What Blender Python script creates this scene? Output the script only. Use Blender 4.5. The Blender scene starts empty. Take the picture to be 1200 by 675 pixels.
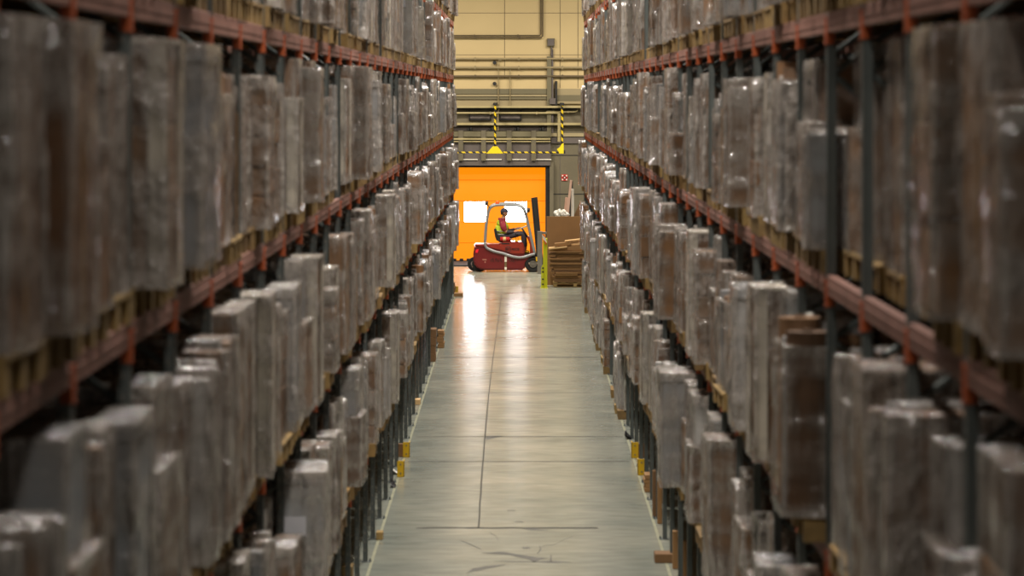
import bpy, bmesh, math, random
import numpy as np
from mathutils import Vector, Matrix, noise as mnoise
R = random.Random(11)
C = bpy.context.scene.collection
sc = bpy.context.scene
F = 4000.0; CH = 5.4; VX, VY = 608.0, 108.0     # focal length in px, camera height, horizon point
HW = 1.74                                        # half width of the aisle between rack faces
Y0, Y1 = 9.3, 92.0                               # racks run from .. to

def wx(x, D): return (x-VX)*D/F
def wz(y, D): return CH-(y-VY)*D/F
def ground(x, y):
    D = CH*F/(y-VY); return (x-VX)*D/F, D
def lin(c): return c/12.92 if c <= .04045 else ((c+.055)/1.055)**2.4
def rgb(r, g, b): return (lin(r/255), lin(g/255), lin(b/255), 1)

# ------------------------------------------------------------------ materials
def nodes(name):
    m = bpy.data.materials.new(name); m.use_nodes = True
    nt = m.node_tree; return m, nt, nt.nodes['Principled BSDF']
def mat(name, col, rough=.6, metal=0, var=.12, scale=6, bump=0.0, bscale=30, spec=.5, stretch=(1,1,1)):
    """painted / raw surface with a soft procedural mottling"""
    m, nt, p = nodes(name); N = nt.nodes.new; L = nt.links.new
    tc = N('ShaderNodeTexCoord'); mp = N('ShaderNodeMapping'); mp.inputs['Scale'].default_value = stretch
    L(tc.outputs['Object'], mp.inputs['Vector'])
    n = N('ShaderNodeTexNoise'); n.inputs['Scale'].default_value = scale; n.inputs['Detail'].default_value = 5
    L(mp.outputs['Vector'], n.inputs['Vector'])
    mr = N('ShaderNodeMapRange'); mr.inputs['From Min'].default_value = .25; mr.inputs['From Max'].default_value = .75
    mr.inputs['To Min'].default_value = 1-var; mr.inputs['To Max'].default_value = 1+var
    L(n.outputs['Fac'], mr.inputs['Value'])
    mx = N('ShaderNodeVectorMath'); mx.operation = 'SCALE'; mx.inputs[0].default_value = col[:3]
    L(mr.outputs['Result'], mx.inputs['Scale']); L(mx.outputs['Vector'], p.inputs['Base Color'])
    p.inputs['Roughness'].default_value = rough; p.inputs['Metallic'].default_value = metal
    p.inputs['Specular IOR Level'].default_value = spec
    if bump:
        b = N('ShaderNodeBump'); b.inputs['Strength'].default_value = bump; b.inputs['Distance'].default_value = .01
        n2 = N('ShaderNodeTexNoise'); n2.inputs['Scale'].default_value = bscale
        L(mp.outputs['Vector'], n2.inputs['Vector']); L(n2.outputs['Fac'], b.inputs['Height']); L(b.outputs['Normal'], p.inputs['Normal'])
    return m
def varnode(nt):
    """per-load random number: object random + the mesh's own 'var' attribute"""
    N = nt.nodes.new; L = nt.links.new
    oi = N('ShaderNodeObjectInfo'); at = N('ShaderNodeAttribute'); at.attribute_name = 'var'
    a = N('ShaderNodeMath'); a.operation = 'ADD'; L(oi.outputs['Random'], a.inputs[0]); L(at.outputs['Fac'], a.inputs[1])
    f = N('ShaderNodeMath'); f.operation = 'FRACT'; L(a.outputs[0], f.inputs[0]); return f.outputs[0]
def ramp_mat(name, cols, rough=.7, noise_scale=5, bands=0, mott=.25):
    """colour picked per load from a row of real carton / board colours"""
    m, nt, p = nodes(name); N = nt.nodes.new; L = nt.links.new
    v = varnode(nt); cr = N('ShaderNodeValToRGB'); cr.color_ramp.interpolation = 'LINEAR'
    el = cr.color_ramp.elements
    while len(el) < len(cols): el.new(.5)
    for i, c in enumerate(cols): el[i].position = i/(len(cols)-1); el[i].color = c
    L(v, cr.inputs['Fac'])
    tc = N('ShaderNodeTexCoord'); n = N('ShaderNodeTexNoise'); n.inputs['Scale'].default_value = noise_scale; n.inputs['Detail'].default_value = 6
    L(tc.outputs['Object'], n.inputs['Vector'])
    mr = N('ShaderNodeMapRange'); mr.inputs['From Min'].default_value = .3; mr.inputs['From Max'].default_value = .7
    mr.inputs['To Min'].default_value = 1-mott; mr.inputs['To Max'].default_value = 1+mott
    L(n.outputs['Fac'], mr.inputs['Value'])
    sc_ = N('ShaderNodeVectorMath'); sc_.operation = 'SCALE'; L(cr.outputs['Color'], sc_.inputs[0]); L(mr.outputs['Result'], sc_.inputs['Scale'])
    L(sc_.outputs['Vector'], p.inputs['Base Color']); p.inputs['Roughness'].default_value = rough
    return m
M = {}
M['kraft'] = ramp_mat('kraft_carton', [rgb(126,88,56), rgb(88,64,44), rgb(150,110,72), rgb(100,76,56), rgb(130,98,70), rgb(104,70,40)], .75)
M['pale'] = ramp_mat('pale_board', [rgb(160,158,156), rgb(128,128,130), rgb(184,180,176), rgb(138,144,150)], .6, mott=.12)
M['wood'] = ramp_mat('pallet_wood', [rgb(146,116,66), rgb(124,98,60), rgb(158,130,80), rgb(110,88,58)], .85, 9)
M['edge'] = mat('white_edge_board', rgb(205,196,180), .6)
M['paper'] = mat('label_paper', rgb(190,190,196), .6, var=.03)
M['tape'] = mat('brown_tape', rgb(150,112,62), .35)

def wrap_material():
    m, nt, p = nodes('stretch_film'); N = nt.nodes.new; L = nt.links.new
    v = varnode(nt); tc = N('ShaderNodeTexCoord')
    off = N('ShaderNodeVectorMath'); off.operation = 'ADD'; sc_ = N('ShaderNodeMath'); sc_.operation = 'MULTIPLY'; sc_.inputs[1].default_value = 37
    L(v, sc_.inputs[0]); L(tc.outputs['Object'], off.inputs[0]); L(sc_.outputs[0], off.inputs[1])
    def nz(s, scale, det=3):
        mp = N('ShaderNodeMapping'); mp.inputs['Scale'].default_value = s; L(off.outputs['Vector'], mp.inputs['Vector'])
        n = N('ShaderNodeTexNoise'); n.inputs['Scale'].default_value = scale; n.inputs['Detail'].default_value = det
        L(mp.outputs['Vector'], n.inputs['Vector']); return n.outputs['Fac']
    a = nz((5,5,.45), 1.7, 4); b = nz((.8,.8,4), 1.3, 2)
    ad = N('ShaderNodeMath'); ad.operation = 'ADD'; L(a, ad.inputs[0]); L(b, ad.inputs[1])
    mr = N('ShaderNodeMapRange'); mr.inputs['From Min'].default_value = .82; mr.inputs['From Max'].default_value = 1.2
    mr.inputs['To Min'].default_value = .03; mr.inputs['To Max'].default_value = .7
    L(ad.outputs[0], mr.inputs['Value'])
    ea = N('ShaderNodeAttribute'); ea.attribute_name = 'edge'      # film layers overlap and pull white over the corners
    ew = N('ShaderNodeMath'); ew.operation = 'MULTIPLY_ADD'; ew.use_clamp = True; ew.inputs[1].default_value = .5
    L(ea.outputs['Fac'], ew.inputs[0]); L(mr.outputs['Result'], ew.inputs[2])
    bm_ = N('ShaderNodeBump'); bm_.inputs['Strength'].default_value = 1; bm_.inputs['Distance'].default_value = .05
    c = nz((3,3,2.2), 3.0, 4); d = nz((6,6,.6), 2.4, 3)
    ad2 = N('ShaderNodeMath'); ad2.operation = 'ADD'; L(c, ad2.inputs[0]); L(d, ad2.inputs[1]); L(ad2.outputs[0], bm_.inputs['Height'])
    p.inputs['Base Color'].default_value = rgb(184,176,168); p.inputs['Roughness'].default_value = .16
    p.inputs['Specular IOR Level'].default_value = .9
    L(bm_.outputs['Normal'], p.inputs['Normal'])
    tr = N('ShaderNodeBsdfTransparent'); mx = N('ShaderNodeMixShader')
    gl = N('ShaderNodeBsdfGlossy'); gl.inputs['Roughness'].default_value = .1; gl.inputs['Color'].default_value = (.85,.85,.87,1); L(bm_.outputs['Normal'], gl.inputs['Normal'])
    m2 = N('ShaderNodeMixShader'); m2.inputs['Fac'].default_value = .3; L(p.outputs[0], m2.inputs[1]); L(gl.outputs[0], m2.inputs[2])
    L(ew.outputs[0], mx.inputs['Fac']); L(tr.outputs[0], mx.inputs[1]); L(m2.outputs[0], mx.inputs[2])
    L(mx.outputs[0], nt.nodes['Material Output'].inputs['Surface'])
    return m
M['film'] = wrap_material()
M['post'] = mat('grey_blue_steel', rgb(92,98,96), .5, .2, .12, 8)
M['beam'] = mat('faded_orange_beam', rgb(142,102,90), .6, .1, .25, 5)
M['conn'] = mat('orange_connector', rgb(166,78,36), .6, 0, .15)
M['yellow'] = mat('safety_yellow', rgb(214,170,16), .5, 0, .12)
M['lime'] = mat('lime_yellow_paint', rgb(196,196,24), .5, 0, .08)
M['gusset'] = mat('bright_yellow_plate', rgb(232,206,24), .5, 0, .05)
M['dark'] = mat('dark_paint', rgb(34,33,34), .5)
M['black'] = mat('black_rubber', rgb(20,20,21), .8, bump=.3)
M['grey'] = mat('grey_steel', rgb(128,124,118), .4, .5)
M['tube'] = mat('guard_tube_grey', rgb(140,142,146), .35, .3, .06)
M['maroon'] = mat('maroon_paint', rgb(108,27,30), .35, 0, .12, 4)
M['brick'] = mat('brick_red_paint', rgb(138,44,30), .35, 0, .1, 4)
M['white'] = mat('white_paint', rgb(225,222,214), .5, 0, .05)
M['cream'] = mat('cream_cladding', rgb(204,182,136), .7, 0, .05, .7)
M['olive'] = mat('olive_grey_cladding', rgb(112,105,82), .7, 0, .08, 1.2)
M['cladpale'] = mat('pale_cladding', rgb(158,144,112), .7, 0, .06, 1.2)
M['conc'] = mat('wall_concrete', rgb(108,101,84), .85, 0, .14, 1.1, .3, 18)
M['header'] = mat('header_panel', rgb(98,90,88), .7, 0, .1, 2)
M['pipe'] = mat('pipe_paint', rgb(150,135,102), .5, .1, .08)
M['pipedark'] = mat('conduit_brown', rgb(96,82,60), .5, .1, .08)
M['pipepale'] = mat('pipe_pale', rgb(176,162,120), .5, .1, .06)
M['card'] = mat('flat_cardboard', rgb(150,112,70), .8, 0, .08, 3)
M['card2'] = mat('flat_cardboard_worn', rgb(122,90,58), .8, 0, .12, 4)
M['cardlight'] = mat('pale_cardboard_face', rgb(222,184,132), .7, 0, .06, 3)
M['plank'] = mat('pinkish_plank', rgb(214,176,156), .6, 0, .1, 5)
M['signred'] = mat('sign_red', rgb(196,40,36), .5, 0, .03)
M['skin'] = mat('skin', rgb(176,124,100), .6, 0, .05)
M['vest'] = mat('hi_vis_fabric', rgb(206,226,60), .8, 0, .06)
M['refl'] = mat('reflective_tape', rgb(176,178,170), .4, 0, .04)
M['sleeve'] = mat('maroon_fabric', rgb(134,36,48), .85, 0, .1)
M['trouser'] = mat('charcoal_fabric', rgb(62,58,66), .9, 0, .1)
M['cap'] = mat('navy_cap', rgb(44,46,66), .8, 0, .08)
M['line'] = mat('worn_yellow_line', rgb(138,138,112), .6, 0, .25, 3)
M['joint'] = mat('joint_filler', rgb(72,70,62), .8, 0, .2, 6)
M['stain'] = mat('tyre_rubber_mark', rgb(92,89,80), .6, 0, .25, 5)
M['ceiling'] = mat('ceiling_sheet', rgb(120,118,110), .8, 0, .05)
M['rackbackdrop'] = mat('dark_backdrop', rgb(58,50,44), .9, 0, .2, 1)

def floor_material():
    m, nt, p = nodes('polished_concrete'); N = nt.nodes.new; L = nt.links.new
    tc = N('ShaderNodeTexCoord')
    def nz(s, scale, det):
        mp = N('ShaderNodeMapping'); mp.inputs['Scale'].default_value = s; L(tc.outputs['Object'], mp.inputs['Vector'])
        n = N('ShaderNodeTexNoise'); n.inputs['Scale'].default_value = scale; n.inputs['Detail'].default_value = det
        L(mp.outputs['Vector'], n.inputs['Vector']); return n.outputs['Fac']
    a = nz((.45,.5,1), 1.3, 7); b = nz((.5,1,1), 4.5, 6)
    cr = N('ShaderNodeValToRGB'); cr.color_ramp.elements[0].position = .32; cr.color_ramp.elements[1].position = .68
    cr.color_ramp.elements[0].color = rgb(136,142,136); cr.color_ramp.elements[1].color = rgb(166,167,156)
    L(a, cr.inputs['Fac'])
    mr = N('ShaderNodeMapRange'); mr.inputs['From Min'].default_value = .3; mr.inputs['From Max'].default_value = .7
    mr.inputs['To Min'].default_value = .86; mr.inputs['To Max'].default_value = 1.1; L(b, mr.inputs['Value'])
    s = N('ShaderNodeVectorMath'); s.operation = 'SCALE'; L(cr.outputs['Color'], s.inputs[0]); L(mr.outputs['Result'], s.inputs['Scale'])
    # base colour paler and warmer along the aisle middle, darker grey-green toward the margins
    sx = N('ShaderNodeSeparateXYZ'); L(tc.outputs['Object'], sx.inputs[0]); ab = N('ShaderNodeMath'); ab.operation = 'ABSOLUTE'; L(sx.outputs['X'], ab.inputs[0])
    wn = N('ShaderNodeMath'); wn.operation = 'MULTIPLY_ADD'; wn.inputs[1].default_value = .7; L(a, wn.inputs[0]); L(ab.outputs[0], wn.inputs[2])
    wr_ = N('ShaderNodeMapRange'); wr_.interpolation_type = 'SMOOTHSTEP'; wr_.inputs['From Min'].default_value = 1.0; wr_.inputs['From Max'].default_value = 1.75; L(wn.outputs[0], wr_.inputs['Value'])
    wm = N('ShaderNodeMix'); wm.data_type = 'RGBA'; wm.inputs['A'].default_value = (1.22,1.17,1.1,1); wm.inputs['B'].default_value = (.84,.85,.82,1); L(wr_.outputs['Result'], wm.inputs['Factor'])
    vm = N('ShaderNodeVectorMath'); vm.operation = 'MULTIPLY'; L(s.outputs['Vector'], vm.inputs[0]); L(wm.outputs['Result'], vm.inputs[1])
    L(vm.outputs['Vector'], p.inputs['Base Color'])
    rr = N('ShaderNodeMapRange'); rr.inputs['From Min'].default_value = .3; rr.inputs['From Max'].default_value = .7
    rr.inputs['To Min'].default_value = .185; rr.inputs['To Max'].default_value = .215; L(b, rr.inputs['Value']); L(rr.outputs['Result'], p.inputs['Roughness'])
    bp = N('ShaderNodeBump'); bp.inputs['Strength'].default_value = .003; bp.inputs['Distance'].default_value = .01
    L(nz((1,1,1), 2.2, 4), bp.inputs['Height']); L(bp.outputs['Normal'], p.inputs['Normal'])
    p.inputs['Specular IOR Level'].default_value = .25
    return m
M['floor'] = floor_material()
def emit_mat(name, col, strength, fold=0):
    m, nt, p = nodes(name)
    p.inputs['Base Color'].default_value = col; p.inputs['Emission Color'].default_value = col
    p.inputs['Emission Strength'].default_value = strength; p.inputs['Roughness'].default_value = .5
    return m
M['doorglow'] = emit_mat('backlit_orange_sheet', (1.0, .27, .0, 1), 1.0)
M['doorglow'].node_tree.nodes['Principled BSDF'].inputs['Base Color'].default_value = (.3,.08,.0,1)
M['window'] = emit_mat('daylit_window', (.93, .95, 1, 1), 19)
def stripes(name, c1, c2, n=9.0, ax=(1,0,1)):
    m, nt, p = nodes(name); N = nt.nodes.new; L = nt.links.new
    tc = N('ShaderNodeTexCoord'); d = N('ShaderNodeVectorMath'); d.operation = 'DOT_PRODUCT'; d.inputs[1].default_value = (ax[0]*n, ax[1]*n, ax[2]*n)
    L(tc.outputs['Object'], d.inputs[0]); f = N('ShaderNodeMath'); f.operation = 'FRACT'; L(d.outputs['Value'], f.inputs[0])
    g = N('ShaderNodeMath'); g.operation = 'GREATER_THAN'; g.inputs[1].default_value = .5; L(f.outputs[0], g.inputs[0])
    mx = N('ShaderNodeMix'); mx.data_type = 'RGBA'; mx.inputs['A'].default_value = c1; mx.inputs['B'].default_value = c2
    L(g.outputs[0], mx.inputs['Factor']); L(mx.outputs['Result'], p.inputs['Base Color']); p.inputs['Roughness'].default_value = .5
    return m
M['hazard'] = stripes('black_yellow_stripes', rgb(222,190,20), rgb(24,22,20), 4.6)
M['hazardred'] = stripes('orange_white_stripes', rgb(226,120,40), rgb(230,222,206), 5)
M['whiteblack'] = stripes('white_dark_stripe', rgb(225,220,210), rgb(110,90,60), 3.2, (0,0,1))

# ------------------------------------------------------------------ mesh helpers
def box(bm, a, b, bev=0, seg=1):
    g = bmesh.ops.create_cube(bm, size=1.0)['verts']
    for v in g:
        v.co = Vector([(a[i]+b[i])/2 + v.co[i]*(b[i]-a[i]) for i in range(3)])
    if bev:
        es = list({e for v in g for e in v.link_edges})
        g = bmesh.ops.bevel(bm, geom=es, offset=bev, segments=seg, affect='EDGES', profile=.5)['verts']
    return g
def prism(bm, pts, y0, y1, bev=0, axis='Y'):
    """outline in X,Z extruded along Y"""
    va = [bm.verts.new((x, y0, z)) for x, z in pts]; vb = [bm.verts.new((x, y1, z)) for x, z in pts]
    f = [bm.faces.new(va), bm.faces.new(vb[::-1])]; n = len(pts)
    for i in range(n): f.append(bm.faces.new((va[i], vb[i], vb[(i+1) % n], va[(i+1) % n])))
    bmesh.ops.recalc_face_normals(bm, faces=f)
    if bev: bmesh.ops.bevel(bm, geom=list({e for q in f for e in q.edges}), offset=bev, segments=2, affect='EDGES')
def cyl(bm, p, q, r, r2=None, n=16):
    p, q = Vector(p), Vector(q); d = q-p; L = d.length
    m = Matrix.Translation((p+q)/2) @ d.to_track_quat('Z', 'Y').to_matrix().to_4x4()
    bmesh.ops.create_cone(bm, cap_ends=True, segments=n, radius1=r, radius2=r if r2 is None else r2, depth=L, matrix=m)
def tube(bm, pts, r, n=10, closed=False):
    pts = [Vector(p) for p in pts]; rings = []
    k = len(pts); up = None
    for i, p in enumerate(pts):
        if closed: t = pts[(i+1) % k]-pts[i-1]
        else: t = pts[min(i+1, k-1)]-pts[max(i-1, 0)]
        t.normalize()
        if up is None: up = t.orthogonal().normalized()
        up = (up - t*up.dot(t)).normalized(); s = t.cross(up)
        rings.append([bm.verts.new(p+(up*math.cos(a)+s*math.sin(a))*r) for a in [2*math.pi*j/n for j in range(n)]])
    for i in range(k if closed else k-1):
        A, B = rings[i], rings[(i+1) % k]
        for j in range(n): bm.faces.new((A[j], A[(j+1) % n], B[(j+1) % n], B[j]))
    if not closed: bm.faces.new(rings[0][::-1]); bm.faces.new(rings[-1])
def smoothpath(pts, sub=4):
    out = []; P = [Vector(p) for p in pts]; P = [P[0]]+P+[P[-1]]
    for i in range(1, len(P)-2):
        for s in range(sub):
            t = s/sub; a, b, c, d = P[i-1:i+3]
            out.append(.5*((2*b)+(c-a)*t+(2*a-5*b+4*c-d)*t*t+(3*b-a-3*c+d)*t**3))
    out.append(P[-2]); return out
def mesh_of(name, bm, m, smooth=False, var=None):
    bmesh.ops.recalc_face_normals(bm, faces=bm.faces)
    me = bpy.data.meshes.new(name); bm.to_mesh(me); bm.free()
    for mm in (m if isinstance(m, list) else [m]): me.materials.append(mm)
    if smooth:
        me.polygons.foreach_set('use_smooth', [True]*len(me.polygons))
    return me
def link(name, data, parent=None, loc=(0,0,0), rz=0):
    o = bpy.data.objects.new(name, data); C.objects.link(o); o.location = loc; o.rotation_euler = (0,0,rz)
    if parent: o.parent = parent
    return o
def tag(o, label, cat, group=None):
    o['label'] = label; o['category'] = cat
    if group: o['group'] = group
    return o
def thing(name, label, cat, loc=(0,0,0), rz=0, group=None):
    return tag(link(name, None, None, loc, rz), label, cat, group)
def solo(name, bm, m, label=None, cat=None, group=None, smooth=False, kind=None):
    """one-mesh thing built in world coordinates; its origin goes to its base"""
    xs = [v.co.copy() for v in bm.verts]
    c = Vector(((min(v.x for v in xs)+max(v.x for v in xs))/2, (min(v.y for v in xs)+max(v.y for v in xs))/2, min(v.z for v in xs)))
    bmesh.ops.translate(bm, verts=bm.verts, vec=-c)
    o = link(name, mesh_of(name, bm, m, smooth), None, c)
    if kind: o['kind'] = kind
    if label: tag(o, label, cat, group)
    return o
def part(root, name, bm, m, smooth=False, parent=None, label=None):
    """part built in world coordinates under an unrotated Empty"""
    base = Vector(root.location)
    bmesh.ops.translate(bm, verts=bm.verts, vec=-base)
    o = link(name, mesh_of(name, bm, m, smooth), parent or root)
    if label: o['label'] = label
    return o

# ------------------------------------------------------------------ the room
YW = 108.4                                   # end wall face
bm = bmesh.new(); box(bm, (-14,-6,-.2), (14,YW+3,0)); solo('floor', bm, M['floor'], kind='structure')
bm = bmesh.new(); box(bm, (-14,-6,11.2), (14,YW+.4,11.4)); solo('ceiling', bm, M['ceiling'], kind='structure')
for s, nm in ((-1,'side_left'), (1,'side_right')):
    bm = bmesh.new(); box(bm, (min(s*3.3,s*3.45), -6, 0), (max(s*3.3,s*3.45), Y1+.2, 11.2)); solo(nm, bm, M['rackbackdrop'], kind='structure')  # added dark sheet behind each rack, standing in for the unlit depth
    bm = bmesh.new(); box(bm, (min(s*13.8,s*14), Y1+.2, 0), (max(s*13.8,s*14), YW+.3, 11.2)); solo(nm+'_end', bm, M['conc'], kind='structure')
W = lambda x: wx(x, YW)
Z = lambda y: wz(y, YW)
dx0, dx1, dz1 = -3.35, W(639.2), Z(195.5)     # door opening
def wallbox(name, x0, x1, z0, z1, m, y0=YW, y1=YW+.3, bev=0):
    bm = bmesh.new(); box(bm, (x0,y0,z0), (x1,y1,z1), bev); return solo(name, bm, m, kind='structure')
wallbox('wall_back', dx1, 14, 0, Z(126), M['conc'])
wallbox('wall_back', -14, dx0, 0, Z(126), M['conc'])
wallbox('wall_back', dx0, dx1, dz1, Z(126), M['conc'])
wallbox('wall_back', -14, 14, Z(104), 11.2, M['cream'])
wallbox('wall_back', -14, 14, Z(126), Z(104), M['cladpale'])
tn = [0]
def trim(x0, x1, y0, y1, m, out=.03, dy=0, bev=0):
    """relief board on the end wall, given by its place in world metres taken from wall pixels"""
    tn[0] += 1
    return wallbox('trim_%d' % tn[0], W(x0) if x0 > 500 else x0, W(x1) if x1 > 500 else x1, Z(y1), Z(y0), m, YW-out, YW-.002, bev)
# grey cladding band above the dock gear
trim(-9, 641, 104.2, 110.2, M['olive'], .05); trim(-9, 641, 110.8, 113, M['cladpale'], .08); trim(-9, 641, 113.4, 116.4, M['olive'], .05)
trim(651, 9, 111.4, 118, M['olive'], .05); trim(651, 9, 118.4, 121.6, M['cladpale'], .08)
trim(641, 646, 66, 156, M['olive'], .12); trim(646.4, 648.4, 58, 156, M['header'], .09)
trim(644, 651, 115, 122, M['header'], .2); 
# panel seams in the cream cladding
for y in (15, 64): trim(-9, 9, y, y+.5, M['pipedark'], .006)
for x in (591.0, 656.0, 677.0): trim(x, x+.6, -60, 103 if x > 600 else 92, M['pipedark'], .008)
# concrete panel seams right of the door
for y in (181.5, 227): trim(646, 9, y, y+.9, M['dark'], .01)
trim(656, 656.5, 182, 300, M['header'], .01); trim(646, 9, 160.5, 168, M['header'], .06); trim(646, 9, 156, 160, M['cladpale'], .1)
# door surround
wallbox('trim_30', W(639.4), W(644), 0, Z(193), M['black'], YW-.12, YW+.35)
wallbox('trim_31', W(644), W(648.5), 0, Z(190), M['conc'], YW-.18, YW)
wallbox('trim_32', dx0, W(644), Z(196.2), Z(194.2), M['black'], YW-.1, YW+.35)
wallbox('trim_33', dx0-.3, W(645), Z(193.8), Z(164.5), M['header'], YW-.22, YW)
for x in (537.5, 564, 594, 622.5): wallbox('trim_34', W(x), W(x+5.5), Z(188), Z(153), M['conc'], YW-.34, YW-.2)
for x0, x1 in ((541,560), (569,588), (600,617), (628,646)):
    bm = bmesh.new(); box(bm, (W(x0),YW-.27,Z(187.4)), (W(x1),YW-.2,Z(186.2)), .004)
    solo('door_header_strip', bm, M['white'], 'pale metal strip on header panel over orange door, %s' % {541:'first from the left rack', 569:'just right of the yellow triangle', 600:'second from the grey door post', 628:'beside the right hazard corner'}[x0], 'strip', 'pale strips above the orange door')
wallbox('trim_35', dx0-.3, W(645), Z(163.6), Z(161.6), M['pipepale'], YW-.36, YW-.22)
wallbox('trim_36', dx0-.3, W(645), Z(166.3), Z(165.0), M['pipepale'], YW-.32, YW-.22)
wallbox('trim_37', dx0-.3, W(646), Z(160.2), Z(153.8), M['olive'], YW-.3, YW)
wallbox('trim_38', dx0-.3, W(646), Z(153), Z(147.2), M['header'], YW-.04, YW)
wallbox('trim_39', -9, 9, Z(146.6), Z(143.8), M['pipepale'], YW-.22, YW)
wallbox('trim_40', -9, 9, Z(126.4), Z(124), M['pipepale'], YW-.3, YW)
wallbox('trim_41', -9, W(676), Z(128.8), Z(126.6), M['dark'], YW-.12, YW)
# sectional door, one thing: curtain panels, windows
door = link('door_1', None, None, (0, YW+.28, 0)); door['kind'] = 'structure'
zs = [Z(306), Z(285), Z(261), Z(235.6), Z(211), Z(190)]
wins = [(W(544), W(570)), (W(591.4), W(617.4)), (W(496.6), W(522.6))]
for i in range(5):
    z0, z1 = zs[i], zs[i+1]-.012
    if i == 2:
        xs = sorted(wins); x = dx0; bm = bmesh.new()
        for a, b in xs:
            box(bm, (x,YW+.28,z0), (a,YW+.33,z1)); x = b
            box(bm, (a,YW+.28,z0), (b,YW+.33,z0+.02)); box(bm, (a,YW+.28,z1-.02), (b,YW+.33,z1))
        box(bm, (x,YW+.28,z0), (dx1,YW+.33,z1))
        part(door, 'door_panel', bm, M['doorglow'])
        for a, b in xs:
            bm = bmesh.new(); box(bm, (a,YW+.295,z0+.02), (b,YW+.31,z1-.02)); part(door, 'window_pane', bm, M['window'])
    else:
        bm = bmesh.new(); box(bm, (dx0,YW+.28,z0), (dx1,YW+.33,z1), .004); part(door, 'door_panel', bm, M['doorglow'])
bm = bmesh.new()
for i in range(1,5): box(bm, (dx0,YW+.3,zs[i]-.02), (dx1,YW+.34,zs[i]+.005))
part(door, 'panel_seam', bm, mat('seam_amber', rgb(190,104,10), .6))
# dock leveller lip and bumper strip under the door
bm = bmesh.new(); box(bm, (dx0,YW-.05,0), (dx1,YW+.35,Z(305.6)), .02); box(bm, (dx0,105.9,0), (W(556),YW-.04,.035), .01)
for k in range(18): box(bm, (dx0+.15+k*.22, YW-.1, .03), (dx0+.27+k*.22, YW-.04, .12), .01)
solo('dock_leveller_lip', bm, M['black'], 'black ribbed dock lip along the foot of the orange door', 'dock lip')
# daylight outside is only what the panes give off

# ---- pipes, conduits and boxes on the end wall
def pipe(name, pts, r, m, label, cat='pipe', out=.1, sub=None):
    bm = bmesh.new(); P = [(W(x) if x > 500 else x, YW-out, Z(y)) for x, y in pts]; tube(bm, P, r, 8)
    L_ = P[0]; 
    n = max(2, int((max(p[0] for p in P)-min(p[0] for p in P))/1.3))
    for i in range(n):                         # wall clips
        t = (i+.5)/n; a, b = (P[0], P[1]); q = Vector(a).lerp(Vector(b), t)
        box(bm, (q.x-.02, YW-out-r*1.2, q.z-r*1.5), (q.x+.02, YW, q.z+r*1.5))
    return solo(name, bm, m, label, cat, smooth=False)
pipe('conduit_pipe', [(-9,41.6),(632.5,41.6),(633.8,40),(633.8,-40)], .022, M['pipedark'], 'inner of two parallel brown conduits bending upward high on cream wall')
pipe('conduit_pipe', [(-9,44),(634.5,44),(636,42.4),(636,-40)], .022, M['pipedark'], 'outer of two parallel brown conduits bending upward high on cream wall')
pipe('wall_pipe', [(-9,69),(9,69)], .034, M['pipe'], 'topmost long straight pale pipe across the cream wall')
pipe('wall_pipe', [(-9,79.3),(9,79.3)], .04, M['pipe'], 'middle long straight pipe across the cream wall')
pipe('wall_pipe', [(-9,89.5),(9,89.5)], .036, M['pipedark'], 'lowest and brownest long straight pipe across the cream wall')
pipe('drop_conduit', [(588,69.6),(585.5,70),(584,72),(584,124)], .016, M['pipe'], 'thin conduit dropping from the topmost wall pipe')
pipe('drop_conduit', [(602,79.6),(599.4,80),(597.8,82),(597.8,124)], .016, M['pipe'], 'thin conduit dropping from the middle wall pipe')
pipe('wall_pipe', [(-9,132.4),(656,132.4)], .03, M['pipepale'], 'long pale pipe just above the two dark wall niches', out=.16)
pipe('wall_pipe', [(640,131),(674,131),(677,129.5)], .022, M['pipepale'], 'short pale pipe with upturned end beside right hazard hanger', out=.14)
pipe('drop_conduit', [(655,133),(655,166)], .05, M['pipepale'], 'thick pale vertical pipe just left of right hazard hanger', out=.18)
pipe('drop_conduit', [(585,128),(583.6,131),(583.6,153)], .018, M['pipe'], 'thin conduit beside the left striped hanger over the door', out=.14)
pipe('drop_conduit', [(646.4,55),(646.4,66)], .03, M['header'], 'short grey conduit between junction box and cable tray')
bm = bmesh.new(); box(bm, (W(650.4),YW-.16,Z(124)), (W(653),YW,Z(95)), .01); solo('dark_cable_duct', bm, M['dark'], 'black vertical cable duct on the wall right of cable tray', 'duct')
jb = thing('junction_box', 'grey square junction box high on the cream wall', 'junction box', (W(645.5), YW, Z(54.4)))
bm = bmesh.new(); box(bm, (W(641),YW-.14,Z(54.4)), (W(650),YW,Z(45)), .01); part(jb, 'housing', bm, M['olive'])
bm = bmesh.new(); box(bm, (W(641.8),YW-.155,Z(53.6)), (W(649.2),YW-.138,Z(45.8)), .005); part(jb, 'cover', bm, M['header'])
for x, y, w in ((579.6,73.5,'upper'), (579.6,98,'lower')):
    bm = bmesh.new(); cyl(bm, (W(x),YW-.08,Z(y)), (W(x),YW,Z(y)), .045); cyl(bm, (W(x),YW-.1,Z(y)), (W(x),YW-.07,Z(y)), .06)
    solo('wall_vent_cap', bm, M['dark'], '%s small round black cap on cream wall above the hazard hanger' % w, 'vent cap')
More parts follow.
